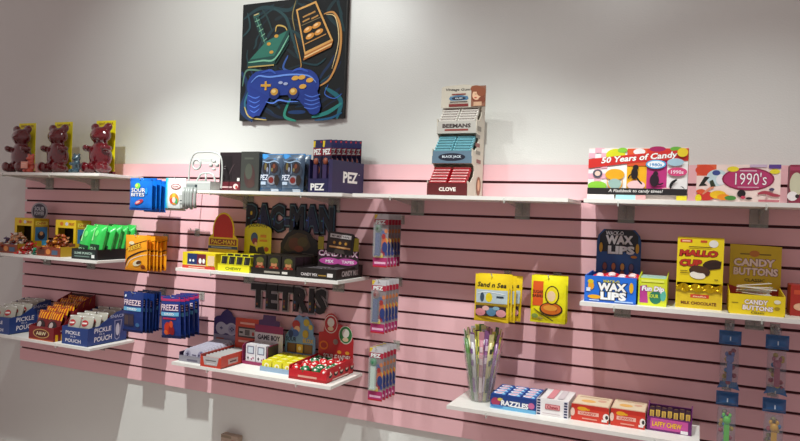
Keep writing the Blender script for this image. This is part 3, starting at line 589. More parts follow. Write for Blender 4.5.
for k in range(8):
    if not src:
        b = MB(); b.rbox(0, .04, 0, .022, 0, .07, '#d8d020'); front(b, 0, 0, .04, .07).p([(.1, .3), (.9, .3), (.98, .96), (.15, .96)], '#1a1a18').r(.3, .5, .06, .35, '#5c5c54').e(.5, .15, .14, .07, '#1c1c14'); o = src = b.build('candy_pack'); tag(o, 'yellow pack with a slanted black window in the small yellow tray', 'candy pack', 'black-windowed yellow packs')
    else: o = src.copy(); COL.objects.link(o)
    o.location = (-2.087+.044*(k % 4), -.278+.04*(k//4), Z0+ZM+.004+.01*(k//4)); o.rotation_euler = (-.1, 0, 0)
t = tray('candy_display', 'black display of picture packs with a domed black header board', 'display box', -1.897, .29, ZM, .245, .26, .03, .05, '#17140f', prof=[(0, 0), (0, .03), (.26, .06), (.26, 0)], inner='#221c16', art=lambda q: q.r(.3, .3, .35, .3, '#9a9488').r(.7, .3, .12, .35, '#d8d4cc'))
header(t, -.012, .252, .05, [(0, 0), (1, 0), (1, .55), (.95, .72), (.86, .76), (.8, .9), (.62, 1), (.35, 1), (.18, .9), (.08, .72), (0, .55)], .215, .155, '#1c1812', lambda q: q.p([(.08, .4), (.2, .75), (.45, .92), (.7, .85), (.82, .5), (.7, .35), (.2, .3)], '#4a3a20').e(.38, .55, .16, .2, '#6a3a20').e(.6, .62, .14, .16, '#5c5024').e(.5, .4, .12, .1, '#8a4428').r(.5, .12, .45, .08, '#a09c94').r(.6, .24, .3, .03, '#6a645c'))
src = None
for k in range(9):
    if not src:
        b = MB(); b.rbox(0, .072, 0, .07, 0, .085, '#1a1610'); front(b, 0, 0, .072, .085).e(.5, .6, .34, .3, '#3c3a1c').e(.5, .52, .22, .2, '#b87a50').e(.5, .74, .3, .16, '#5a5a24').e(.3, .3, .14, .14, '#8a2418').e(.72, .3, .14, .14, '#8a2c18').r(.05, .04, .9, .08, '#4a3a24').r(.4, .4, .2, .04, '#6a2c1c')
        o = src = b.build('candy_pack'); tag(o, 'small black pack with a round portrait picture in the black display, front row', 'candy pack', 'black portrait packs')
    else: o = src.copy(); COL.objects.link(o); o['label'] = 'small black pack with a round portrait picture, ' + ('front row' if k < 3 else 'behind the front row')
    o.location = (-1.89+.078*(k % 3), -.282+.076*(k//3), Z0+ZM+.0035)
t = tray('candy_display', 'black CANDY MIX tray with a cassette tape header board', 'display box', -1.648, .292, ZM, .205, .25, .046, .055, '#1a1614', prof=[(0, 0), (0, .046), (.25, .055), (.25, 0)], inner='#2a2422',
         art=lambda q: q.t('CANDY MIX', .12, .25, .42, .28, '#d8d0d0').r(.56, .3, .2, .12, '#9a7a34').r(.78, .25, .14, .35, '#e8e4e0'), side=lambda q: q.t('CANDY MIX', .2, .22, .62, .45, '#c8bcbc', rot=.0))
def a_cm(q):
    q.t('CANDY MIX', .02, .26, .96, .13, '#f0e8ec', '#c04c98').e(.3, .14, .26, .08, '#b04890').e(.72, .14, .26, .08, '#b04890').t('MIX', .2, .1, .2, .07, '#e8dce4').t('TAPES', .6, .1, .3, .07, '#e8dce4')
header(t, .008, .17, .042, [(0, 0), (1, 0), (1, .42), (.96, .72), (.86, .74), (.86, .42), (.12, .42), (.12, .72), (0, .74)], .215, .2, '#2a2022', a_cm)
for x_ in (0, .185): b = MB(); b.box(x_, x_+.03, 0, .003, 0, .06, '#a89a1c'); o = b.build('header_corner', t); o.location = (.008, .1665, .122)
b = MB(); T = Matrix.Rotation(.08, 4, 'Y'); b.rbox(0, .14, 0, .004, 0, .1, '#221c1a', .008, T)
q = F(b, T @ Vector((0, -.0005, 0)), T.to_3x3() @ X, T.to_3x3() @ Zv, .14, .1); q.r(.1, .72, .8, .18, '#d8d4d4').t('MY MIX TAPE', .16, .76, .66, .09, '#3c3838').r(.1, .33, .8, .32, '#3a2a22').r(.1, .25, .8, .09, '#d88c34').r(.1, .29, .8, .03, '#f0d8a8')
for x in (.28, .5, .72): q.e(x, .5, .05, .07, '#d8a040')
q.p([(.28, .02), (.72, .02), (.66, .2), (.34, .2)], '#4a403c'); o = b.build('cassette_board', t); o.location = (.055, .163, .112)
src = None
for k in range(8):
    if not src:
        b = MB(); b.rbox(0, .09, 0, .05, 0, .014, '#2a2426'); top(b, 0, 0, .014, .09, .05).r(.1, .5, .8, .4, '#6a6468').e(.35, .3, .08, .12, '#b8b0b0').e(.65, .3, .08, .12, '#b8b0b0'); o = src = b.build('cassette_pack'); tag(o, 'cassette-shaped candy pack lying in the CANDY MIX tray', 'candy pack', 'cassette packs')
    else: o = src.copy(); COL.objects.link(o)
    o.location = (-1.64+.098*(k % 2), -.284+.036*(k//2), Z0+ZM+.008); o.rotation_euler = (.5, 0, 0)
# ================================================================== TETRIS shelf
def pad_pack(w=.135, h=.06, d=.02, c='#b9b6c4', dark='#3a3550', nes=False):
    b = MB()
    if nes: b.rbox(0, w, 0, d, 0, h, '#a9a6a4', .003); q = front(b, 0, 0, w, h); q.r(.06, .15, .88, .6, '#3a3434').r(.36, .2, .24, .5, '#8c8884').e(.7, .4, .05, .12, '#a82020').e(.84, .4, .05, .12, '#a82020').r(.13, .38, .15, .1, '#c8c4c0').r(.18, .26, .05, .34, '#c8c4c0')
    else:
        b.prism([(w*(.2+.2*math.cos(a)), h*(.5+.5*math.sin(a))) for a in [math.pi*k/8+math.pi/2 for k in range(9)]]+[(w*(.8+.2*math.cos(a)), h*(.5+.5*math.sin(a))) for a in [math.pi*k/8-math.pi/2 for k in range(9)]], 0, d, c)
        q = front(b, 0, 0, w, h); q.e(.2, .5, .13, .32, '#9c98ac').r(.13, .46, .14, .1, dark).r(.175, .33, .05, .36, dark).e(.8, .5, .15, .36, '#8c88a2'); [q.e(x, y, .035, .09, dark) for x, y in ((.8, .7), (.8, .3), (.72, .5), (.88, .5))]; q.r(.4, .45, .2, .08, '#6a6680')
    return b
t = tray('candy_display', 'purple tray with a controller-shaped purple header board, left end of the TETRIS shelf', 'display box', -2.325, .27, ZB, .165, .26, .03, .04, '#3c2a50', prof=[(0, 0), (0, .045), (.26, .055), (.26, 0)], inner='#4a3a5c', art=lambda q: q.r(0, 0, 1, 1, '#8d8a94').r(.3, .2, .4, .3, '#5a5668'))
header(t, .0, .254, .0, [(0, 0), (1, 0), (1, .76), (.9, .82), (.75, .84), (.68, .92), (.5, 1), (.32, .92), (.25, .84), (.1, .82), (0, .76)], .165, .235, '#41356a',
       lambda q: q.r(0, 0, 1, .42, '#8c87a0').e(.3, .56, .22, .14, '#b4b1c0').e(.7, .56, .22, .14, '#b4b1c0').r(.3, .46, .4, .19, '#b4b1c0').r(.24, .55, .12, .03, '#4a4570').r(.285, .53, .03, .07, '#4a4570').e(.72, .56, .15, .1, '#9a96b0').e(.72, .59, .03, .02, '#3a3560').e(.72, .53, .03, .02, '#3a3560').e(.66, .56, .03, .02, '#3a3560').e(.78, .56, .03, .02, '#3a3560').r(.12, .3, .3, .05, '#a85c4c').r(.1, .2, .6, .05, '#6c6880'))
src = None
for k in range(10):
    if not src: o = src = pad_pack().build('controller_pack'); tag(o, 'pale lilac controller-shaped candy tin leaning in the purple tray', 'candy tin', 'controller tins in the purple tray')
    else: o = src.copy(); COL.objects.link(o)
    o.location = (-2.31, -.262+.0235*k, Z0+ZB+.006+.0015*k); o.rotation_euler = (-.2, 0, 0)
RD = '#c8412c'
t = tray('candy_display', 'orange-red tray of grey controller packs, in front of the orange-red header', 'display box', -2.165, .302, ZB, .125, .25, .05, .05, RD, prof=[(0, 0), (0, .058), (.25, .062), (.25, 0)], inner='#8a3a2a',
         art=lambda q: q.p([(.2, .2), (.8, .2), (.88, 1), (.12, 1)], '#b8b4b4').r(.25, .6, .5, .1, '#5c5658').r(.3, .3, .4, .1, '#d8d4d4'), side=lambda q: q.r(.2, .25, .3, .5, '#b89a94').r(.6, .3, .3, .4, '#a8382a').r(.25, .4, .2, .15, '#4a3430'))
header(t, .01, .247, .0, [(0, 0), (1, 0), (1, .97), (.97, 1), (.03, 1), (0, .97)], .15, .205, '#c4442c', lambda q: q.r(.12, .52, .76, .26, '#3a2c28').r(.16, .56, .68, .18, '#a8a09c').r(.4, .58, .2, .14, '#5c5450').e(.74, .63, .05, .05, '#a82c20').r(.18, .62, .14, .05, '#2c2420').r(.2, .85, .6, .05, '#e0a090').r(.15, .4, .7, .05, '#e0b0a0'))
src = None
for k in range(9):
    if not src: o = src = pad_pack(.108, .048, .018, nes=True).build('controller_pack'); tag(o, 'grey and black oblong controller tin leaning in the orange-red tray', 'candy tin', 'controller tins in the orange-red tray')
    else: o = src.copy(); COL.objects.link(o)
    o.location = (-2.157, -.292+.026*k, Z0+ZB+.012); o.rotation_euler = (-.55, 0, 0)
t = tray('candy_display', 'white and magenta tray with a stepped header board reading GAME BOY', 'display box', -2.036, .15, ZB, .152, .09, .016, .04, '#8c2c54', prof=[(0, 0), (0, .088), (.02, .1), (.09, .1), (.09, 0)], inner='#8c3058', side=lambda q: q.r(0, 0, 1, 2.4, '#3a3436').r(0, 0, .12, 1, '#9c2c5c').r(.12, 0, .9, .18, '#c8c0c4'))
header(t, .01, .0866, .0, [(0, 0), (1, 0), (1, .74), (.92, .78), (.86, .78), (.86, .88), (.72, .9), (.72, 1), (.28, 1), (.26, .9), (.12, .88), (.12, .78), (.05, .76), (0, .72)], .168, .235, '#4a2c58', lambda q: q.r(0, 0, 1, .62, '#cfc8cc').r(0, .62, 1, .16, '#8c2c54').t('GAME BOY', .1, .47, .8, .11, '#2c2430', b=.04).r(.3, .38, .4, .03, '#8a8490'))
src = None
for k in range(4):
    if not src:
        b = MB(); b.rbox(0, .056, 0, .036, 0, .096, '#d4d2d6', .004); q = front(b, 0, 0, .056, .096); q.r(.14, .5, .72, .4, '#6c6a80').r(.24, .55, .52, .3, '#c2cdd6').r(.15, .26, .2, .05, '#2c2a34').r(.22, .2, .06, .17, '#2c2a34').e(.62, .24, .07, .045, '#a0305c').e(.8, .3, .07, .045, '#a0305c').r(.3, .08, .4, .02, '#8c8894'); o = src = b.build('handheld_pack'); tag(o, 'pale handheld-console-shaped candy tin standing in the GAME BOY tray, front row', 'candy tin', 'handheld tins in the GAME BOY tray')
    else: o = src.copy(); COL.objects.link(o); o['label'] = 'pale handheld-console-shaped candy tin in the GAME BOY tray, ' + ('front row' if k < 2 else 'behind the front row')
    o.location = (-2.018+.061*(k % 2), -.144+.039*(k//2), Z0+ZB+.004)
t = tray('candy_display', 'light blue tray of small yellow boxes with a tall pale blue header board', 'display box', -1.875, .225, ZB, .182, .19, .022, .03, '#8fa8c0', prof=[(0, 0), (0, .022), (.19, .03), (.19, 0)], inner='#7a8a50')
def a_bl(q):
    q.r(.0, 0, 1, .2, '#5f83ad').r(.08, .24, .84, .18, '#4a3424').r(.1, .25, .24, .16, '#7a5430').r(.4, .25, .2, .16, '#d8aa2c').r(.66, .25, .24, .16, '#7a5430').e(.5, .33, .05, .04, '#f0e0a0').t('SOUR', .04, .45, .34, .09, '#26344e').t('BLOX', .6, .45, .34, .08, '#d8b030')
    q.e(.36, .78, .13, .09, '#a8322c').e(.4, .7, .1, .06, '#d8a880').e(.34, .62, .12, .07, '#3c5a9a').e(.7, .84, .1, .07, '#b8a030').e(.68, .62, .1, .08, '#b89c30').e(.2, .6, .08, .07, '#2c3c64').e(.84, .76, .07, .05, '#c8b040')
header(t, .01, .19, .0, [(0, 0), (1, 0), (1, .55), (.92, .62), (.94, .78), (.8, .9), (.7, .97), (.56, .93), (.44, .98), (.3, .9), (.2, .7), (.1, .64), (0, .55)], .175, .255, '#6f92bc', a_bl)
src = None
for k in range(12):
    if not src:
        b = MB(); b.rbox(0, .052, 0, .04, 0, .045, '#e0d62c', .003); front(b, 0, 0, .052, .045).e(.5, .5, .26, .28, '#f2ecc0').e(.5, .48, .12, .16, '#d8c020'); top(b, 0, 0, .045, .052, .04).e(.5, .5, .26, .28, '#f0e890'); o = src = b.build('yellow_tin'); tag(o, 'small square yellow candy tin in the light blue tray', 'candy tin', 'square yellow tins')
    else: o = src.copy(); COL.objects.link(o)
    o.location = (-1.868+.058*(k % 3), -.218+.045*(k//3), Z0+ZB+.004+.003*(k//3))
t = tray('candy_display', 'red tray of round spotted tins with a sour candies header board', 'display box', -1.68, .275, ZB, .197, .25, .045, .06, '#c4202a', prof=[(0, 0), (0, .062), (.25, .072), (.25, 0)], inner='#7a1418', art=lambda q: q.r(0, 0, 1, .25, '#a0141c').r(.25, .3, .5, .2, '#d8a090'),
         side=lambda q: [q.e(.14+.2*k, .55, .07, .24, '#1c1414') and q.e(.14+.2*k, .62, .05, .14, '#d8ccb8') and q.e(.14+.2*k, .72, .06, .1, '#c8202a') for k in range(5)] and q.r(.2, .08, .6, .12, '#e0b0a8'))
def a_rd(q):
    for x, y, c, r in ((.34, .8, '#b02830', .17), (.78, .64, '#2a7a3c', .17)):
        q.e(x, y, r*1.15, r*.95, '#d8d4cc').e(x, y, r*1.05, r*.85, c).e(x, y+.03, r*.6, r*.46, '#dcd8d0').e(x, y-.08, r*.5, r*.22, '#d8c4a0')
    q.t('SOUR CANDIES', .16, .2, .78, .08, '#f0dcd4', '#7a1014').e(.16, .42, .13, .08, '#d86a1c').e(.16, .42, .09, .05, '#a81c20').e(.5, .5, .07, .05, '#8a7a74').e(.62, .33, .06, .03, '#e0a030').e(.85, .33, .06, .03, '#e0a030')
header(t, .005, .2465, .0, [(0, 0), (1, 0), (1, .56), (.96, .62)]+[(.78+.19*math.cos(a), .64+.17*math.sin(a)) for a in [math.pi*k/8 for k in range(6)]]+[(.34+.2*math.cos(a), .81+.18*math.sin(a)) for a in [math.pi*k/8 for k in range(9)]]+[(.14, .66), (0, .64)], .19, .275, '#b8242a', a_rd)
protos = {}
for k in range(20):
    i, j = k % 4, k//4; c = ['#c01822', '#c01822', '#14693c', '#c01822', '#14693c'][(i*2+j*3) % 5]
    if c not in protos:
        b = MB(); b.lathe([(.001, 0), (.011, 0), (.011, .012), (.019, .013), (.0195, .02), (.016, .03), (.009, .0355), (.0005, .037)], (c, 'plastic'), 16)
        for a in range(3): b.ell((.0145*math.cos(a*2.09+.6), .0145*math.sin(a*2.09+.6), .026), (.0055, .0055, .0055), ('#f2eee6', 'plastic'), 8)
        b.ell((0, 0, .033), (.008, .008, .005), ('#f2eee6', 'plastic'), 8); b.lathe([(.0112, .001), (.0115, .011)], '#e8dcc0', 14)
        protos[c] = o = b.build('round_tin'); tag(o, ('red' if 'c0' in c else 'green')+' round candy tin with white spots in the red tray', 'candy tin', ('red' if 'c0' in c else 'green')+' spotted tins')
    else: o = protos[c].copy(); COL.objects.link(o)
    o.scale = (1.22, 1.22, 1.15); o.location = (-1.651+.0465*i+.003*(j % 2), -.25+.047*j, Z0+ZB+.02+.002*j); o.rotation_euler = (random.uniform(-.3, .5), random.uniform(-.3, .3), random.uniform(0, 3))
# ================================================================== dispenser cards on pegs
def a_cardp(q): pass
def pez_col(z, top_, hair, body, lab, spare=''):
    b = MB(); b.box(0, .068, 0, .0012, 0, .232, '#aea6a2'); q = front(b, 0, 0, .068, .232); q.r(0, .2, 1, .6, '#8e8284').e(.72, .3, .22, .08, '#a83a4a').e(.85, .5, .14, .05, '#d8b04a').e(.6, .64, .2, .05, '#5a6a9a').e(.85, .68, .12, .04, '#c87a50').e(.9, .26, .1, .04, '#3c4a8a').e(.55, .24, .12, .03, '#e0c8a0')
    q.r(0, .9, 1, .1, '#c8c4c8').p([(0, .99), (.25, .99), (.12, .92), (0, .9)], '#d8b830').r(0, .8, 1, .1, '#b02840').t('PEZ', .1, .81, .7, .075, INK, '#28285c', b=.04).r(0, .02, 1, .16, '#b0306a').r(.1, .06, .8, .04, '#e8b8d0').r(0, 0, 1, .03, '#b82030').e(.75, .45, .2, .12, '#c86a44').e(.8, .38, .18, .1, '#2c3c78').e(.7, .58, .14, .05, '#a83434').r(.1, .18, .6, .05, '#d8c060')
    c0 = b
    o = c0.build('dispenser_card'); tag(o, 'carded candy dispenser nearest the front on the '+lab, 'dispenser card', 'dispenser cards on the '+lab)
    m = MB(); m.box(.012, .034, -.013, -.0005, .06, .15, body); m.ell((.023, -.008, .168), (.016, .011, .018), hair, 12); m.box(.01, .036, -.015, -.0005, .05, .06, body); m.build('dispenser', o)
    m = MB(); m.rbox(.004, .043, -.018, -.0005, .045, .195, ('#d4dcdc', 'clear'), .006); m.build('clear_blister', o)
    ch = kids(o)
    u = -1.303; o.location = (u, -.215, Z0+z-.226)
    for k in range(1, 5):
        r_ = dup(o, (u+.001*k, -.215+.031*k, Z0+z-.226), label='carded candy dispenser behind the nearest one on the '+lab, ch=ch)
    hook(u+.033, z-.008, .225, 'wall peg holding the carded dispensers on the '+lab)
pez_col(-.241, 0, '#2c4a2c', '#23306e', 'uppermost of the three pegs'); pez_col(-.530, 0, '#7a2c2c', '#2c3a74', 'middle one of the three pegs'); pez_col(-.825, 0, '#1f7a4a', '#c8d8cc', 'lowest of the three pegs')
# ================================================================== tiered gum stand
t = thing('gum_stand', 'beige three-tier cardboard gum stand with a vintage illustrated header, alone on its shelf', 'display stand', -1.046, .255, ZT)
KR = '#cfc8b8'; W = .178
tiers = [(.0, .0, '#5c1c1e', 'CLOVE', '#f0e8e0'), (.045, .137, '#5d7688', 'BLACK JACK', '#1c1c28'), (.09, .268, '#b4b0a8', 'BEEMANS', '#3a2c2c')]
prof = [(0, 0), (-.002, .062), (.03, .056), (.07, .085), (.078, .11), (.07, .128), (.044, .138), (.042, .2), (.075, .19), (.112, .218), (.12, .243), (.11, .26), (.089, .269), (.087, .332), (.12, .322), (.148, .35), (.152, .4), (.2, .4), (.2, 0)]
b = MB(); b.prismx(prof, 0, .003, KR); b.prismx(prof, W-.003, W, KR); b.box(.003, W-.003, .197, .2, 0, .4, KR)
q = right(b, W, 0, 0, .2, .4); q.r(.4, .62, .3, .04, '#7a746c').r(.4, .53, .3, .04, '#8a4a44').r(.45, .45, .3, .04, '#8a8478').r(.5, .36, .3, .04, '#8a4a44').e(.7, .12, .16, .1, '#8a5434').e(.7, .13, .08, .06, '#e0b08c').r(.5, .7, .25, .05, '#8a8478'); b.build('stand_body', t)
for y, z, c, st, ic in tiers:
    b = MB(); b.box(.001, W-.001, y-.002, y+.002, z+.001, z+.052, c)
    q = front(b, .001, z+.001, W-.002, .051, y-.002)
    if st == 'BLACK JACK': q.e(.5, .5, .34, .32, '#1c2030').t(st, .26, .38, .48, .26, '#d8e4ec')
    elif st == 'BEEMANS': q.t(st, .14, .45, .72, .34, ic, b=.04).r(.2, .2, .6, .15, '#8a3c34')
    else: q.t(st, .3, .35, .42, .32, ic, b=.04)
    b.box(.003, W-.003, y+.002, .197, z+.001, z+.004, KR); b.build('tier_lip', t)
b = MB(); b.prism([(0, 0), (.2, 0), (.2, .085), (.18, .09), (.1, .098), (.02, .094), (0, .088)], 0, .003, '#c9c2b2')
q = front(b, 0, 0, .2, .097); q.t('Vintage Gum', .08, .72, .56, .14, '#2c2624', sh=.25, rot=-.02).r(.2, .4, .4, .1, '#5f86a4').e(.4, .4, .22, .14, '#4f7898').e(.4, .4, .16, .08, '#1c2438').t('GUM', .32, .37, .16, .07, '#d8e4ec').r(.18, .2, .44, .1, '#c8c0b0').r(.2, .22, .4, .05, '#3a2c2c').r(.18, .04, .44, .12, '#7a2422').r(.24, .56, .32, .05, '#8a3c34')
q.r(.68, .02, .32, .9, '#8a5a44').e(.83, .5, .15, .34, '#7a3c24').e(.8, .52, .095, .22, '#e2b794').e(.9, .65, .1, .2, '#8a4a2c').e(.78, .8, .12, .14, '#8a4a2c').e(.92, .3, .08, .14, '#7a3c24').r(.76, .55, .04, .02, '#3a2418').e(.78, .4, .03, .025, '#b83c34').r(.74, .04, .18, .18, '#c8a080')
o = b.build('header_card', t); o.location = (0, .13, .385)
src = {}
for ti, (y, z, c, st, ic) in enumerate(tiers):
    pc, ink = [('#b8202c', '#f0dcd8'), ('#7fc0cc', '#1c2c3c'), ('#e8e4dc', '#5c3c3a')][ti]; nm = ['red', 'pale blue', 'white'][ti]
    for k in range(12):
        i, j = k % 2, k//2
        if ti not in src:
            b = MB(); b.box(0, .076, 0, .013, 0, .018, (pc, 'paper'))
            for q in (front(b, 0, 0, .076, .018), top(b, 0, 0, .018, .076, .013)): q.r(.06, .3, .88, .46, ink).r(.14, .44, .72, .18, pc)
            o = src[ti] = b.build('gum_pack'); tag(o, nm+' gum pack lying in the '+['bottom', 'middle', 'top'][ti]+' tier of the gum stand', 'gum pack', nm+' gum packs')
        else: o = src[ti].copy(); COL.objects.link(o)
        o.location = (-1.037+.083*i, -.255+y+.006+.0115*j, Z0+ZT+z+.04+.0125*j); o.rotation_euler = (.5, 0, random.uniform(-.03, .03))
# ================================================================== hanging yellow bags
def a_sand(q):
    q.t('Sand n Sea', .08, .74, .84, .1, '#2a2618', sh=.2).r(.06, .4, .9, .28, '#b7c6cc').p([(.06, .4), (.96, .4), (.96, .48), (.5, .46), (.06, .5)], '#d8c890').e(.44, .52, .1, .1, '#e8d020').e(.24, .52, .06, .1, '#3a4a5a').r(.66, .52, .2, .04, '#2c3a48').s_([(.1, .6), (.4, .64), (.9, .6)], .004, '#e8eef0')
    q.r(.04, .36, .94, .03, '#a88a1c').r(.06, .12, .88, .22, '#3c2c2a').e(.2, .2, .15, .08, '#d88a90').e(.52, .22, .14, .09, '#5a86a4').e(.8, .2, .14, .08, '#e09aa0').e(.36, .29, .1, .05, '#e0b0a8').e(.66, .3, .1, .04, '#8ab0c0').p([(.02, .02), (.98, .0), (.98, .06), (.3, .1), (.02, .14)], '#d8b418')
hang(4, .235, .046, .142, .19, .026, '#e9c81c', a_sand, 'candy_bag', ['yellow candy bag with a beach picture, frontmost, above the cup of straws', 'yellow beach-picture candy bag behind the frontmost one, above the cup of straws'], 'candy bag', 'yellow beach-picture bags', -.826, -.463, widen=.004, hk='wall peg holding the yellow beach-picture bags')
def a_sug(q):
    q.r(.06, .36, .3, .52, '#d8571c').t('SUGAR', .05, .62, .32, .07, '#3a1c10').t('BABIES', .05, .54, .32, .06, '#3a1c10').e(.6, .3, .33, .15, '#3a2410').e(.6, .31, .29, .12, '#c8641c').e(.58, .33, .2, .06, '#e09434')
    q.e(.62, .6, .2, .2, '#3a2410').e(.62, .6, .17, .175, '#e8d41c').e(.6, .58, .12, .11, '#e8c8a0').s_([(.1, .3), (.3, .2), (.6, .08), (.7, .02)], .005, '#4a3a10').e(.14, .14, .1, .05, '#8aa04a').e(.3, .1, .08, .04, '#c8b44a').r(0, 0, 1, .05, '#c8bc10')
hang(3, .165, .035, .138, .188, .026, '#e8dc14', a_sug, 'candy_bag', ['bright yellow candy bag with an orange oval picture, frontmost on its peg', 'bright yellow candy bag behind the one with the orange oval picture'], 'candy bag', 'bright yellow bags with orange oval', -.612, -.458, hk='wall peg holding the bright yellow oval-picture bags')
# ================================================================== RIGHT: tubes of toys on pegs
def toy_tube(u, z, d, col, col2, label, L=.2):
    t = thing('toy_tube', label, 'toy tube', u, d, z-L); r = .031
    b = MB(); b.lathe([(r*.9, 0), (r, .012), (r*1.02, L*.5), (r*.95, L-.05)], ('#9fb4c4', 'clear'), 20); b.build('clear_sleeve', t)
    b = bag_mesh(.074, .05, .05, '#34659e', None, 'film', .12); b.v = [(v[0]-.037, v[1], v[2]+L-.048) for v in b.v]; b.box(-.012, .012, -.001, .001, L, L+.028, ('#8a98a8', 'clear')); F(b, (-.005, -.0275, L-.03), X, Zv, .01, .014).r(.3, 0, .4, 1, '#c8d8e8'); b.build('cap', t)
    b = MB(); b.prism([(-r, .0), (-r*1.2, -.012), (-.01, -.004), (r*1.2, -.014), (r, .004), (r*.9, .014), (-r*.9, .014)], -.004, .004, ('#3a6aa0', 'film')); b.build('gathered_end', t)
    b = MB(); b.box(-.008, .01, -.02, -.008, .02, .085, (col, 'plastic')); b.ell((.001, -.015, .1), (.014, .011, .016), (col, 'plastic'), 12); b.ell((-.01, -.013, .118), (.006, .006, .009), (col, 'plastic'), 8); b.ell((.011, -.013, .118), (.006, .006, .009), (col, 'plastic'), 8); b.build('toy_figure', t)
    b = MB()
    for k in range(14): b.ell((random.uniform(-.018, .018), random.uniform(-.006, .018), .012+.009*k), (.009, .009, .009), (random.choice([col2, '#c8a83c', '#a8404c', '#4a7ab0', '#8a7a4c']), 'plastic'), 8)
    b.build('candy_filling', t); return t
for u, z, cols in ((.116, -.62, ('#6a78b8', '#a8404c', 'lilac')), (.268, -.62, ('#b05a6c', '#b89a3c', 'rose pink')), (.114, -.845, ('#6ac23c', '#7a3a5c', 'lime green')), (.266, -.848, ('#d8a01c', '#a87a3c', 'golden yellow'))):
    nm = {'lilac': 'upper left of the four tubes', 'rose pink': 'upper right of the four tubes', 'lime green': 'lower left of the four tubes', 'golden yellow': 'lower right of the four tubes'}[cols[2]]
    a = toy_tube(u, z, .1, cols[0], cols[1], 'blue-capped clear tube with a '+cols[2]+' figure, '+nm)
    pass
    hook(u, z+.018, .12, 'wall peg of the '+cols[2]+' toy tube, '+nm.replace('of the four tubes', 'of four pegs'))
# ================================================================== LOW RIGHT shelf
t = thing('clear_cup', 'tall clear plastic cup full of candy straws, left end of the lowest right shelf', 'cup', -.808, .16, ZB)
b = MB(); b.lathe([(.001, .001), (.045, .001), (.046, .004), (.078, .20), (.08, .2), (.082, .204), (.076, .2), (.044, .006)], ('#d8dcd8', 'clear'), 32); b.build('cup_wall', t)
src = {}
PAL = [('#cfc48a', '#3c3a2c', 'cream'), ('#8a5a8c', '#e0c8e0', 'purple'), ('#d8d060', '#5a7a2c', 'yellow'), ('#5f8a4a', '#d8e0b0', 'green'), ('#c8c4c8', '#8a5a9a', 'white'), ('#c88a98', '#f0d8dc', 'pink')]
for k in range(34):
    a = k*2.4; rr = .008+.031*math.sqrt(((k*7) % 34)/34); c = PAL[k % 6]
    if c[2] not in src:
        b = MB(); b.tube([(0, 0, 0), (0, 0, .265)], .0085, (c[0], 'film'), 8); b.box(-.0105, .0105, -.0012, .0012, .265, .3, (c[0], 'film')); q = F(b, (-.006, -.0089, .04), X, Zv, .012, .22); q.r(0, 0, 1, .3, c[1]).r(0, .55, 1, .12, c[1]).r(0, .8, 1, .1, c[1])
        o = src[c[2]] = b.build('candy_straw'); tag(o, c[2]+' candy powder straw standing in the clear cup', 'candy straw', c[2]+' straws in the clear cup')
    else: o = src[c[2]].copy(); COL.objects.link(o)
    x0, y0 = rr*math.cos(a), rr*math.sin(a); L = random.uniform(.93, 1.02)
    o.location = (-.808+x0*.85, -.16+y0*.85, Z0+ZB+.005); dv = Vector((x0*1.0/.2*.95, y0*1.0/.2*.95, 1)).normalized()
    o.rotation_euler = dv.to_track_quat('Z', 'Y').to_euler(); o.scale = (1, 1, L)
def a_rz(q): q.r(0, 0, 1, .25, '#6fb6e0').e(.12, .5, .1, .3, '#a83a5c').e(.22, .7, .06, .12, '#e0c850').t('RAZZLES', .24, .3, .6, .4, '#f4f4f8', '#16203c', rot=-.02, b=.05).e(.9, .55, .07, .22, '#c86a9a').e(.16, .2, .14, .1, '#4a86c8')
t = tray('candy_tray_box', 'blue RAZZLES box of candy packs beside the cup of straws', 'candy box', -.742, .245, ZB, .184, .17, .055, .055, '#1f3f86', prof=[(0, 0), (0, .055), (.17, .058), (.17, 0)], art=a_rz, inner='#26488c', side=lambda q: q.r(.1, .2, .8, .5, '#2a4a8c'))
src = None
for k in range(12):
    if not src:
        b = MB(); b.rbox(0, .056, 0, .034, 0, .012, '#28509c'); top(b, 0, 0, .012, .056, .034).e(.45, .5, .4, .3, '#e6eef6').r(.2, .4, .5, .2, '#d86a90').e(.8, .3, .14, .2, '#6fb6e0'); o = src = b.build('candy_pack'); tag(o, 'small blue and white pack lying in the RAZZLES box', 'candy pack', 'packs in the RAZZLES box')
    else: o = src.copy(); COL.objects.link(o)
    o.location = (-.737+.0595*(k % 3), -.24+.04*(k//3), Z0+ZB+.045); o.rotation_euler = (.15, 0, 0)
def chk(q, x): 
    q.r(x, 0, .14, 1, '#e8e6ee')
    for k in range(6): q.r(x+.02, .04+.16*k, .1, .1, '#1c2450')
def a_nc(q): q.r(0, 0, 1, 1, '#f0ecec'); chk(q, .0); chk(q, .85); q.r(.28, .42, .46, .3, '#b8303c').r(.3, .45, .42, .24, '#e8a0a4').t('Chews', .34, .47, .34, .18, '#a01c2c', b=.03).r(.2, .15, .55, .04, '#c8b8bc')
carton('candy_box', 'white candy box with navy chequered borders and a red label', 'candy box', -.557, .24, ZB, .122, .066, .165, '#efeaea', a_nc, None, lambda q: [q.r(.02, .08*k, .08, .045, '#26284c') for k in range(12)] and q.r(.3, .05, .22, .9, '#e09098').r(.62, .1, .2, .8, '#d8ccd0'))
def a_fb(q): q.r(0, 0, 1, 1, '#d23a28').r(0, .75, 1, .25, '#c02c20').e(.3, .75, .14, .12, '#e8a01c').t('Fire', .2, .66, .3, .18, '#e8b020').r(.18, .38, .56, .22, '#eab4a4').t('CANDY', .24, .42, .44, .14, '#c83428').e(.93, .42, .08, .22, '#f0e8e0').e(.95, .42, .04, .12, '#3c3434').e(.04, .5, .06, .25, '#e8c8b8').r(.82, .12, .14, .14, '#f0ece8').r(.3, .14, .4, .08, '#e89a88')
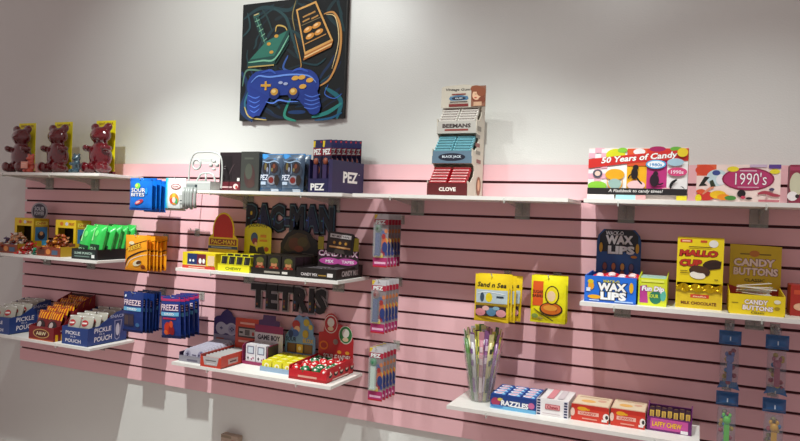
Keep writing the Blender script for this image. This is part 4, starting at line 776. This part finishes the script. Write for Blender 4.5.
def a_fbt(q): q.r(.03, .06, .94, .9, '#e6d2b4').e(.4, .4, .2, .14, '#e8b060').r(.1, .75, .8, .1, '#c8a88a').e(.75, .55, .12, .1, '#d8a890')
carton('candy_box', 'red candy box with a cream top, left of the red pair', 'candy box', -.425, .232, ZB, .138, .062, .15, '#cfa890', a_fb, None, a_fbt)
carton('candy_box', 'red candy box with a cream top, right of the red pair', 'candy box', -.281, .226, ZB, .122, .064, .15, '#cfa890', a_fb, None, a_fbt)
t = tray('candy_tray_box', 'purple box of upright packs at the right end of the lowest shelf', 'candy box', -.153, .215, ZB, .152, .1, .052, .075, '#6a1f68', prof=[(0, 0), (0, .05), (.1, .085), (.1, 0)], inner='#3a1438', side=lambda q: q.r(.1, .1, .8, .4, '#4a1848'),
         art=lambda q: q.r(.08, .15, .84, .75, '#c8509a').t('LAFFY CHEW', .12, .34, .66, .36, '#f0b83c', '#7a1c5c', b=.04).r(.76, .05, .16, .22, '#f0ecf0'))
src = None
for k in range(7):
    if not src:
        b = MB(); b.box(0, .018, 0, .05, 0, .075, '#3c2030'); front(b, 0, 0, .018, .075).r(.1, .55, .8, .3, '#d8b04a').r(.3, .2, .4, .6, '#b89048'); top(b, 0, 0, .075, .018, .05).r(.2, .1, .6, .8, '#8a6a3c'); o = src = b.build('candy_bar'); tag(o, 'narrow dark and gold pack standing in the purple box', 'candy pack', 'packs in the purple box')
    else: o = src.copy(); COL.objects.link(o)
    o.location = (-.147+.0205*k, -.2, Z0+ZB+.006+.003*(k % 2)); o.rotation_euler = (-.2, 0, 0)
# ================================================================== MIDDLE RIGHT shelf
def a_wx(q):
    q.r(0, .0, 1, .07, '#1a5ac0').t('WACK-O', .36, .76, .32, .11, '#e8e030', '#101c3c').t('WAX', .26, .44, .56, .32, '#f4f4f4', '#101010', b=.06, ob=.13).t('LIPS', .32, .11, .5, .31, '#f4f4f4', '#101010', b=.06, ob=.13)
    q.e(.2, .2, .13, .08, '#e8a81c').e(.13, .62, .06, .16, '#e8a020').e(.12, .78, .06, .08, '#d8c020').e(.91, .62, .04, .2, '#e8b020').r(.04, .4, .08, .14, '#d8e4f4').r(.1, .06, .2, .03, '#c8dcf4').r(.6, .05, .35, .05, '#a8c8f0')
t = tray('candy_display', 'bright blue WAX LIPS box with a dark blue WAX LIPS header board', 'display box', -.387, .275, ZM, .183, .2, .097, .1, '#1e6cd6', prof=[(0, 0), (0, .097), (.2, .105), (.2, 0)], art=a_wx, inner='#1c4a96')
def a_wh(q):
    q.p([(.06, .66), (.94, .66), (.93, .9), (.8, .985), (.2, .985), (.07, .9)], '#181c24').t('WACK-O', .2, .9, .4, .06, '#d8d8d8').t('WAX', .2, .77, .62, .13, '#d8d6d4', '#0c0c10', b=.06, ob=.1).t('LIPS', .26, .63, .6, .12, '#d8d6d4', '#0c0c10', b=.06, ob=.1)
    for k, c in enumerate(('#8a4434', '#b86a3c', '#c88a3c', '#6a4a5c')): q.e(.2+.2*k, .44, .065, .07, '#152c4c').e(.2+.2*k, .45, .045, .05, c).e(.2+.2*k, .36, .05, .03, '#a8502c')
    q.e(.1, .72, .04, .07, '#c8961c').e(.92, .72, .04, .07, '#c8961c').r(.1, .23, .8, .03, '#8a9a5c').e(.85, .6, .07, .02, '#c87a1c')
header(t, .012, .1965, 0, [(0, 0), (1, 0), (1, .8), (.97, .9), (.85, .985), (.15, .985), (.03, .9), (0, .8)], .168, .275, '#1d4a80', a_wh)
src = None
for k in range(8):
    if not src:
        b = MB(); b.ell((0, 0, .012), (.03, .016, .012), ('#c02030', 'film'), 12); b.ell((0, -.004, .02), (.016, .01, .007), ('#e8c8c8', 'film'), 8); o = src = b.build('wax_lips'); tag(o, 'red wrapped wax lips lying in the top of the blue WAX LIPS box', 'candy', 'wax lips in the blue box')
    else: o = src.copy(); COL.objects.link(o)
    o.location = (-.34+.04*(k % 4), -.23+.06*(k//4), Z0+ZM+.078+.005*(k % 2)); o.rotation_euler = (.3, 0, random.uniform(-.6, .6))
def a_fd(q): q.r(0, 0, 1, .14, '#d8e030').r(.06, .14, .88, .66, '#d4dc3c').p([(.06, .1), (.36, .1), (.3, .75), (.06, .7)], '#b83c8a').e(.62, .32, .22, .24, '#2a7a5c').e(.88, .4, .1, .2, '#5ab4a0').t('Fun Dip', .12, .48, .78, .24, '#f4f0f4', '#8a3c7c', b=.05, ob=.1, sh=.1).t('SOUR', .36, .3, .36, .13, '#d8e840').r(.1, .86, .8, .08, '#e8ec60')
t = tray('candy_display', 'small lime yellow Fun Dip box beside the blue WAX LIPS box', 'candy box', -.198, .26, ZM, .097, .16, .1, .1, '#d4dc1c', prof=[(0, 0), (0, .1), (.16, .118), (.16, 0)], art=a_fd, inner='#8a8a4c')
src = None
for k in range(3):
    if not src: b = MB(); b.rbox(0, .085, 0, .012, 0, .1, '#b8d8cc'); front(b, 0, 0, .085, .1).r(.1, .6, .8, .3, '#7ab8b0').r(.2, .7, .6, .1, '#e8f0e8'); top(b, 0, 0, .1, .085, .012).r(.1, .2, .8, .6, '#d8e8e0'); o = src = b.build('candy_packet'); tag(o, 'pale candy packet standing inside the Fun Dip box', 'candy pack', 'packets in the Fun Dip box')
    else: o = src.copy(); COL.objects.link(o)
    o.location = (-.192, -.225+.035*k, Z0+ZM+.004)
# mallo cup: torn-open display box
YL = '#ecd014'
t = thing('candy_display', 'tall yellow MALLO CUP box with a torn front window, middle of its shelf', 'display box', -.072, .225, ZM); w, h, dep = .152, .255, .085
b = MB(); b.box(0, w, dep-.003, dep, 0, h, YL); b.box(0, .003, 0, dep-.003, 0, h, YL); b.box(w-.003, w, 0, dep-.003, 0, h, YL); b.box(.003, w-.003, 0, dep-.003, 0, .003, YL); b.box(.003, w-.003, 0, dep-.003, h-.003, h, YL)
b.box(.003, w-.003, 0, .003, .003, .066, '#d8b820'); b.box(.003, w-.003, 0, .003, .092, h-.003, YL); b.box(.004, w-.004, .05, .051, .004, h-.004, '#2c2008')
q = front(b, 0, .092, w, h-.092); q.r(.06, .88, .26, .07, '#c83c24').r(.1, .9, .18, .03, '#f0c8a0').r(.5, .89, .14, .05, '#c84c24').e(.78, .87, .1, .08, '#e8e4dc').t('MALLO', .05, .58, .82, .14, '#b82c1c', '#4a1208', b=.06, ob=.1, sh=.12).t('CUP', .05, .36, .48, .15, '#b82c1c', '#4a1208', b=.06, ob=.1, sh=.12)
q.e(.76, .42, .2, .1, '#3a2014', .2).p([(.56, .42), (.96, .5), (.94, .34), (.6, .28)], '#2c180e').e(.5, .26, .23, .12, '#402416', -.12).e(.46, .17, .17, .08, '#efe6da', -.12).e(.5, .3, .2, .08, '#4a2c1c', -.12).r(.08, .25, .16, .015, '#6a5010').r(.08, .2, .2, .015, '#6a5010').r(.82, .08, .08, .02, '#6a5010').r(.25, .78, .5, .02, '#6a5010')
q = front(b, 0, 0, w, .062); q.r(.32, .62, .4, .2, '#c83c24').t('mallo', .38, .66, .28, .1, '#f0d8b0').t('MILK CHOCOLATE', .12, .22, .76, .18, '#6a2c10', b=.03); b.build('box_body', t)
b = MB(); n_ = 26
vs = [(w*i/n_, -.002-.006*abs(math.sin(i*1.3+j)), .062+.012*j+.004*math.sin(i*.9+2*j)) for j in range(3) for i in range(n_+1)]
b.add(vs, [(j*(n_+1)+i, j*(n_+1)+i+1, (j+1)*(n_+1)+i+1, (j+1)*(n_+1)+i) for j in range(2) for i in range(n_)], ('#d8b41c', 'foil')); b.build('torn_foil_strip', t)
src = None
for k in range(6):
    if not src: b = MB(); b.lathe([(.001, 0), (.018, 0), (.022, .012), (.02, .014), (.001, .013)], ('#3a2410', 'foil'), 16); o = src = b.build('chocolate_cup'); tag(o, 'foil-wrapped chocolate cup seen in the torn opening of the MALLO CUP box', 'chocolate', 'chocolate cups in the MALLO CUP box')
    else: o = src.copy(); COL.objects.link(o)
    o.location = (-.072+.028+.048*(k % 3), -.195, Z0+ZM+.068+.016*(k//3)); o.rotation_euler = (.3, 0, 0)
b = MB(); b.box(0, .138, 0, .028, 0, .064, '#c8a418'); front(b, 0, 0, .14, .064).r(0, .8, 1, .2, '#e0c858'); tag(b.build('inner_carton', None, (-.066, -.212, Z0+ZM+.0035)), 'dull gold inner carton inside the MALLO CUP box', 'candy box')
def a_cb(q): q.t('CANDY', .28, .52, .42, .24, '#f8ece8', '#7a2444', b=.05, ob=.09).t('BUTTONS', .25, .24, .54, .24, '#f8ece8', '#7a2444', b=.05, ob=.09, rot=-.02).r(.05, .55, .12, .03, '#6a5a10').e(.86, .72, .06, .1, '#f0ead0').e(.86, .4, .05, .08, '#a88c14').t('Classic', .4, .07, .24, .12, '#5a4a10', sh=.2)
t = tray('candy_display', 'yellow CANDY BUTTONS tray with a tall matching header board', 'display box', .1, .275, ZM, .17, .2, .068, .075, YL, prof=[(0, 0), (0, .068), (.2, .085), (.2, 0)], art=a_cb, inner='#8a7414')
header(t, .005, .196, 0, RECT[:2]+[(1, .98), (.0, 1)], .168, .235, '#d9bc18', lambda q: q.p([(0, .0), (1, .0), (1, .34), (.7, .27), (.3, .3), (0, .36)], '#a82c34').r(.2, .84, .6, .02, '#7a6410').e(.48, .86, .1, .05, '#c87a2c').t('CANDY', .08, .66, .8, .12, '#f2e0d8', '#7a3040', b=.05, ob=.09).t('BUTTONS', .08, .52, .86, .12, '#f2e0d8', '#7a3040', b=.05, ob=.09).t('CLASSIC', .3, .42, .4, .05, '#5a4a10'))
src = None
for k in range(7):
    if not src: b = MB(); b.box(-.055, .055, -.013, .013, 0, .0016, '#ece8dc'); q = top(b, -.055, -.013, .0016, .11, .026); [q.e(.06+.11*i, .3+.4*j, .03, .11, ['#e88aa0', '#e8d060', '#8ac0d8'][i % 3]) for i in range(9) for j in (0, 1)]; o = src = b.build('candy_strip'); tag(o, 'white paper strip of coloured candy dots lying in the CANDY BUTTONS tray', 'candy strip', 'candy dot strips')
    else: o = src.copy(); COL.objects.link(o)
    o.location = (.185+random.uniform(-.015, .015), -.18+random.uniform(-.03, .03), Z0+ZM+.058+.006*k); o.rotation_euler = (random.uniform(-.1, .15), random.uniform(-.12, .12), random.uniform(-.5, .5))
carton('candy_box', 'red candy box cut by the right edge, beside the CANDY BUTTONS tray', 'candy box', .292, .2, ZM, .1, .105, .1, '#a8281c', lambda q: q.e(.3, .3, .2, .12, '#e0b090').r(.1, .7, .8, .15, '#c84c2c'))
# ================================================================== TOP RIGHT shelf
def a_50(q):
    for i in range(3):
        for j in range(5):
            if (i+j) % 2: q.r(.02+.07*i, .62+.075*j, .07, .075, '#e8a0b4') if j else None
    cols = ['#f4e8e8', '#f6f2f0', '#f0b01c', '#c0327c', '#f0ecea']
    for i, c in enumerate(cols): q.r(.2*i, .12, .2, .86, c)
    for i in range(3):
        for j in range(7):
            if (i+j) % 2: q.r(.0+.066*i, .3+.1*j, .066, .1, '#eeb0c0')
    q.r(.4, .65, .2, .33, '#e0582c').e(.28, .86, .1, .12, '#d8d820').e(.52, .92, .06, .06, '#f0ecec').r(.6, .75, .4, .23, '#d8342c').e(.35, .95, .05, .05, '#8ac83c').e(.7, .97, .08, .05, '#a8205c').e(.88, .97, .06, .04, '#6ab03c')
    q.p([(.0, .6), (0, .78), (.4, .86), (1, .96), (1, .78), (.5, .72)], '#cf2c26').t('50 Years of Candy', .13, .66, .76, .15, '#fbf6f2', '#5a1410', rot=.085, sh=.25, b=.03, ob=.05)
    q.e(.1, .26, .1, .09, '#8ccc3c').e(.1, .5, .05, .08, '#4a4a5c').e(.1, .5, .03, .05, '#e8c8b8').e(.28, .48, .1, .11, '#e8a81c').e(.28, .3, .07, .1, '#9ab8b0').s_([(.2, .4), (.22, .25), (.28, .18)], .004, '#e0a030').s_([(.36, .4), (.35, .25), (.3, .18)], .004, '#e0a030')
    q.e(.5, .28, .09, .09, '#f0c4c4').e(.48, .5, .035, .11, '#1c1418').e(.49, .62, .03, .05, '#1c1418').s_([(.48, .52), (.43, .46), (.42, .4)], .005, '#1c1418').s_([(.48, .48), (.53, .36), (.56, .3)], .006, '#1c1418').e(.68, .38, .045, .12, '#241020').e(.69, .5, .025, .05, '#241020').s_([(.68, .34), (.73, .3), (.77, .33)], .006, '#241020')
    q.e(.69, .68, .1, .085, '#4aa8dc').e(.69, .68, .085, .065, '#f0f4f8').t('1980s', .63, .64, .12, .06, '#3a8ac8').e(.9, .54, .095, .08, '#d8467c').t('1990s', .84, .5, .12, .07, '#f8e0ec').e(.88, .72, .08, .07, '#a8c8d8').s_([(.84, .22), (.85, .32), (.9, .4)], .01, '#141414').p([(.93, .28), (.96, .24), (.985, .2), (.96, .26)], '#141414').e(.8, .2, .05, .04, '#e8b8b8')
    q.r(0, .1, 1, .12, '#211e20').t('A Flashback to candy times!', .22, .125, .54, .075, '#e8e4e0', sh=.2, b=.01).r(.3, 0, .2, .09, '#a8dce0').r(.5, 0, .1, .09, '#e8a8a8').r(.9, 0, .1, .09, '#e8d830').r(0, 0, .28, .09, '#f2eeec').e(.945, .9, .052, .085, '#e8cc2c')
carton('gift_box', 'large colourful box reading 50 Years of Candy on the top right shelf', 'candy box', -.392, .255, ZT, .345, .192, .07, '#e8dcd4', a_50, lambda q: q.r(0, .5, 1, .5, '#e8c83c').r(.1, .1, .7, .6, '#8a6a5c').r(.0, .05, 1, .1, '#2c2424').e(.5, .85, .3, .08, '#f0e060'))
def a_90(q):
    q.r(0, 0, 1, 1, '#f0d8d0').r(0, .7, .24, .3, '#e0623c').e(.1, .85, .12, .14, '#d8482c').e(.25, .65, .13, .22, '#c4d8dc').e(.24, .78, .05, .07, '#3c4c8c').p([(.03, .42), (.1, .68), (.16, .66), (.1, .5), (.14, .44)], '#1c2018').p([(.16, .55), (.2, .6), (.24, .42), (.18, .4)], '#2c3420').e(.3, .6, .06, .14, '#e8e4e8')
    q.e(.62, .62, .31, .3, '#8a1c44').e(.62, .62, .29, .27, '#b43468').t("1990's", .47, .47, .37, .32, '#fbeef2', '#7a1038', b=.0, ob=.03).e(.44, .88, .07, .07, '#e8d430').e(.93, .82, .06, .06, '#e8d430').r(.86, .9, .14, .1, '#5a3c8a').r(.64, .93, .2, .07, '#c8b0c8').r(.52, .82, .2, .03, '#e0b0c4').r(.5, .4, .25, .02, '#e0b0c4')
    q.e(.12, .16, .12, .12, '#c8342c').e(.06, .28, .06, .06, '#d8582c').s_([(.08, .2), (.16, .35), (.22, .4)], .008, '#d88a6c').e(.27, .2, .1, .11, '#e8b81c').e(.34, .14, .08, .08, '#e88c1c').e(.42, .12, .07, .06, '#4a8a3c').e(.55, .24, .05, .1, '#1c1418').e(.57, .14, .03, .04, '#c8405c').e(.64, .12, .04, .03, '#2c1c1c')
    q.s_([(.74, .24), (.82, .28), (.92, .22), (1, .2)], .012, '#a83c4c').r(.75, .04, .24, .05, '#c8707c').e(.9, .36, .03, .04, '#4a4060').e(.03, .1, .04, .1, '#e8d81c').r(.84, .1, .02, .12, '#c8a0a0')
carton('gift_box', "long colourful box reading 1990's, right of the 50 Years of Candy box", 'candy box', -.018, .205, ZT, .266, .135, .06, '#c83c2c', a_90, lambda q: q.r(.1, .1, .8, .8, '#6a3c44'))
carton('gift_box', 'colourful candy box cut by the right edge of the top right shelf', 'candy box', .275, .205, ZT, .2, .135, .06, '#8c2c44', lambda q: q.e(.1, .5, .1, .3, '#c8c4a8').e(.05, .2, .08, .12, '#e8e0e0').r(0, .85, .4, .1, '#a83c5c').e(.12, .2, .03, .05, '#2c2428'))
# ================================================================== low on the wall
carton('small_box', 'small beige and red box standing low against the white wall', 'box', -2.25, .02, -1.75, .11, .335, .035, '#b09a88', lambda q: q.r(.62, 0, .38, .93, '#a85058').r(0, .95, .6, .04, '#8a7864').r(.05, .8, .5, .1, '#c8b4a8'))
spot(-2.32, 1.5, 1.6, -2.35, .15, 62, 84, .95)
spot(-2.32, 1.48, 1.6, -2.5, -1.3, 300, 54, .9)
spot(-1.94, 1.25, 1.12, -1.85, .5, 26, 98, .9)
spot(-1.65, 1.5, 1.6, -.6, -.8, 45, 54, .9)
spot(-.52, 1.5, 1.6, -.9, -1.3, 205, 52, .9)
spot(-.45, 1.25, 1.2, -.2, .35, 9, 80, .9)
spot(.75, 1.5, 1.6, -.2, -1., 120, 50, .9)
w = bpy.data.worlds.new('room_air'); S.world = w; w.use_nodes = True
w.node_tree.nodes['Background'].inputs[0].default_value = (1, .82, .81, 1); w.node_tree.nodes['Background'].inputs[1].default_value = .41
S.view_settings.view_transform = 'Standard'; S.view_settings.look = 'None'; S.view_settings.gamma = 1; S.view_settings.exposure = 0
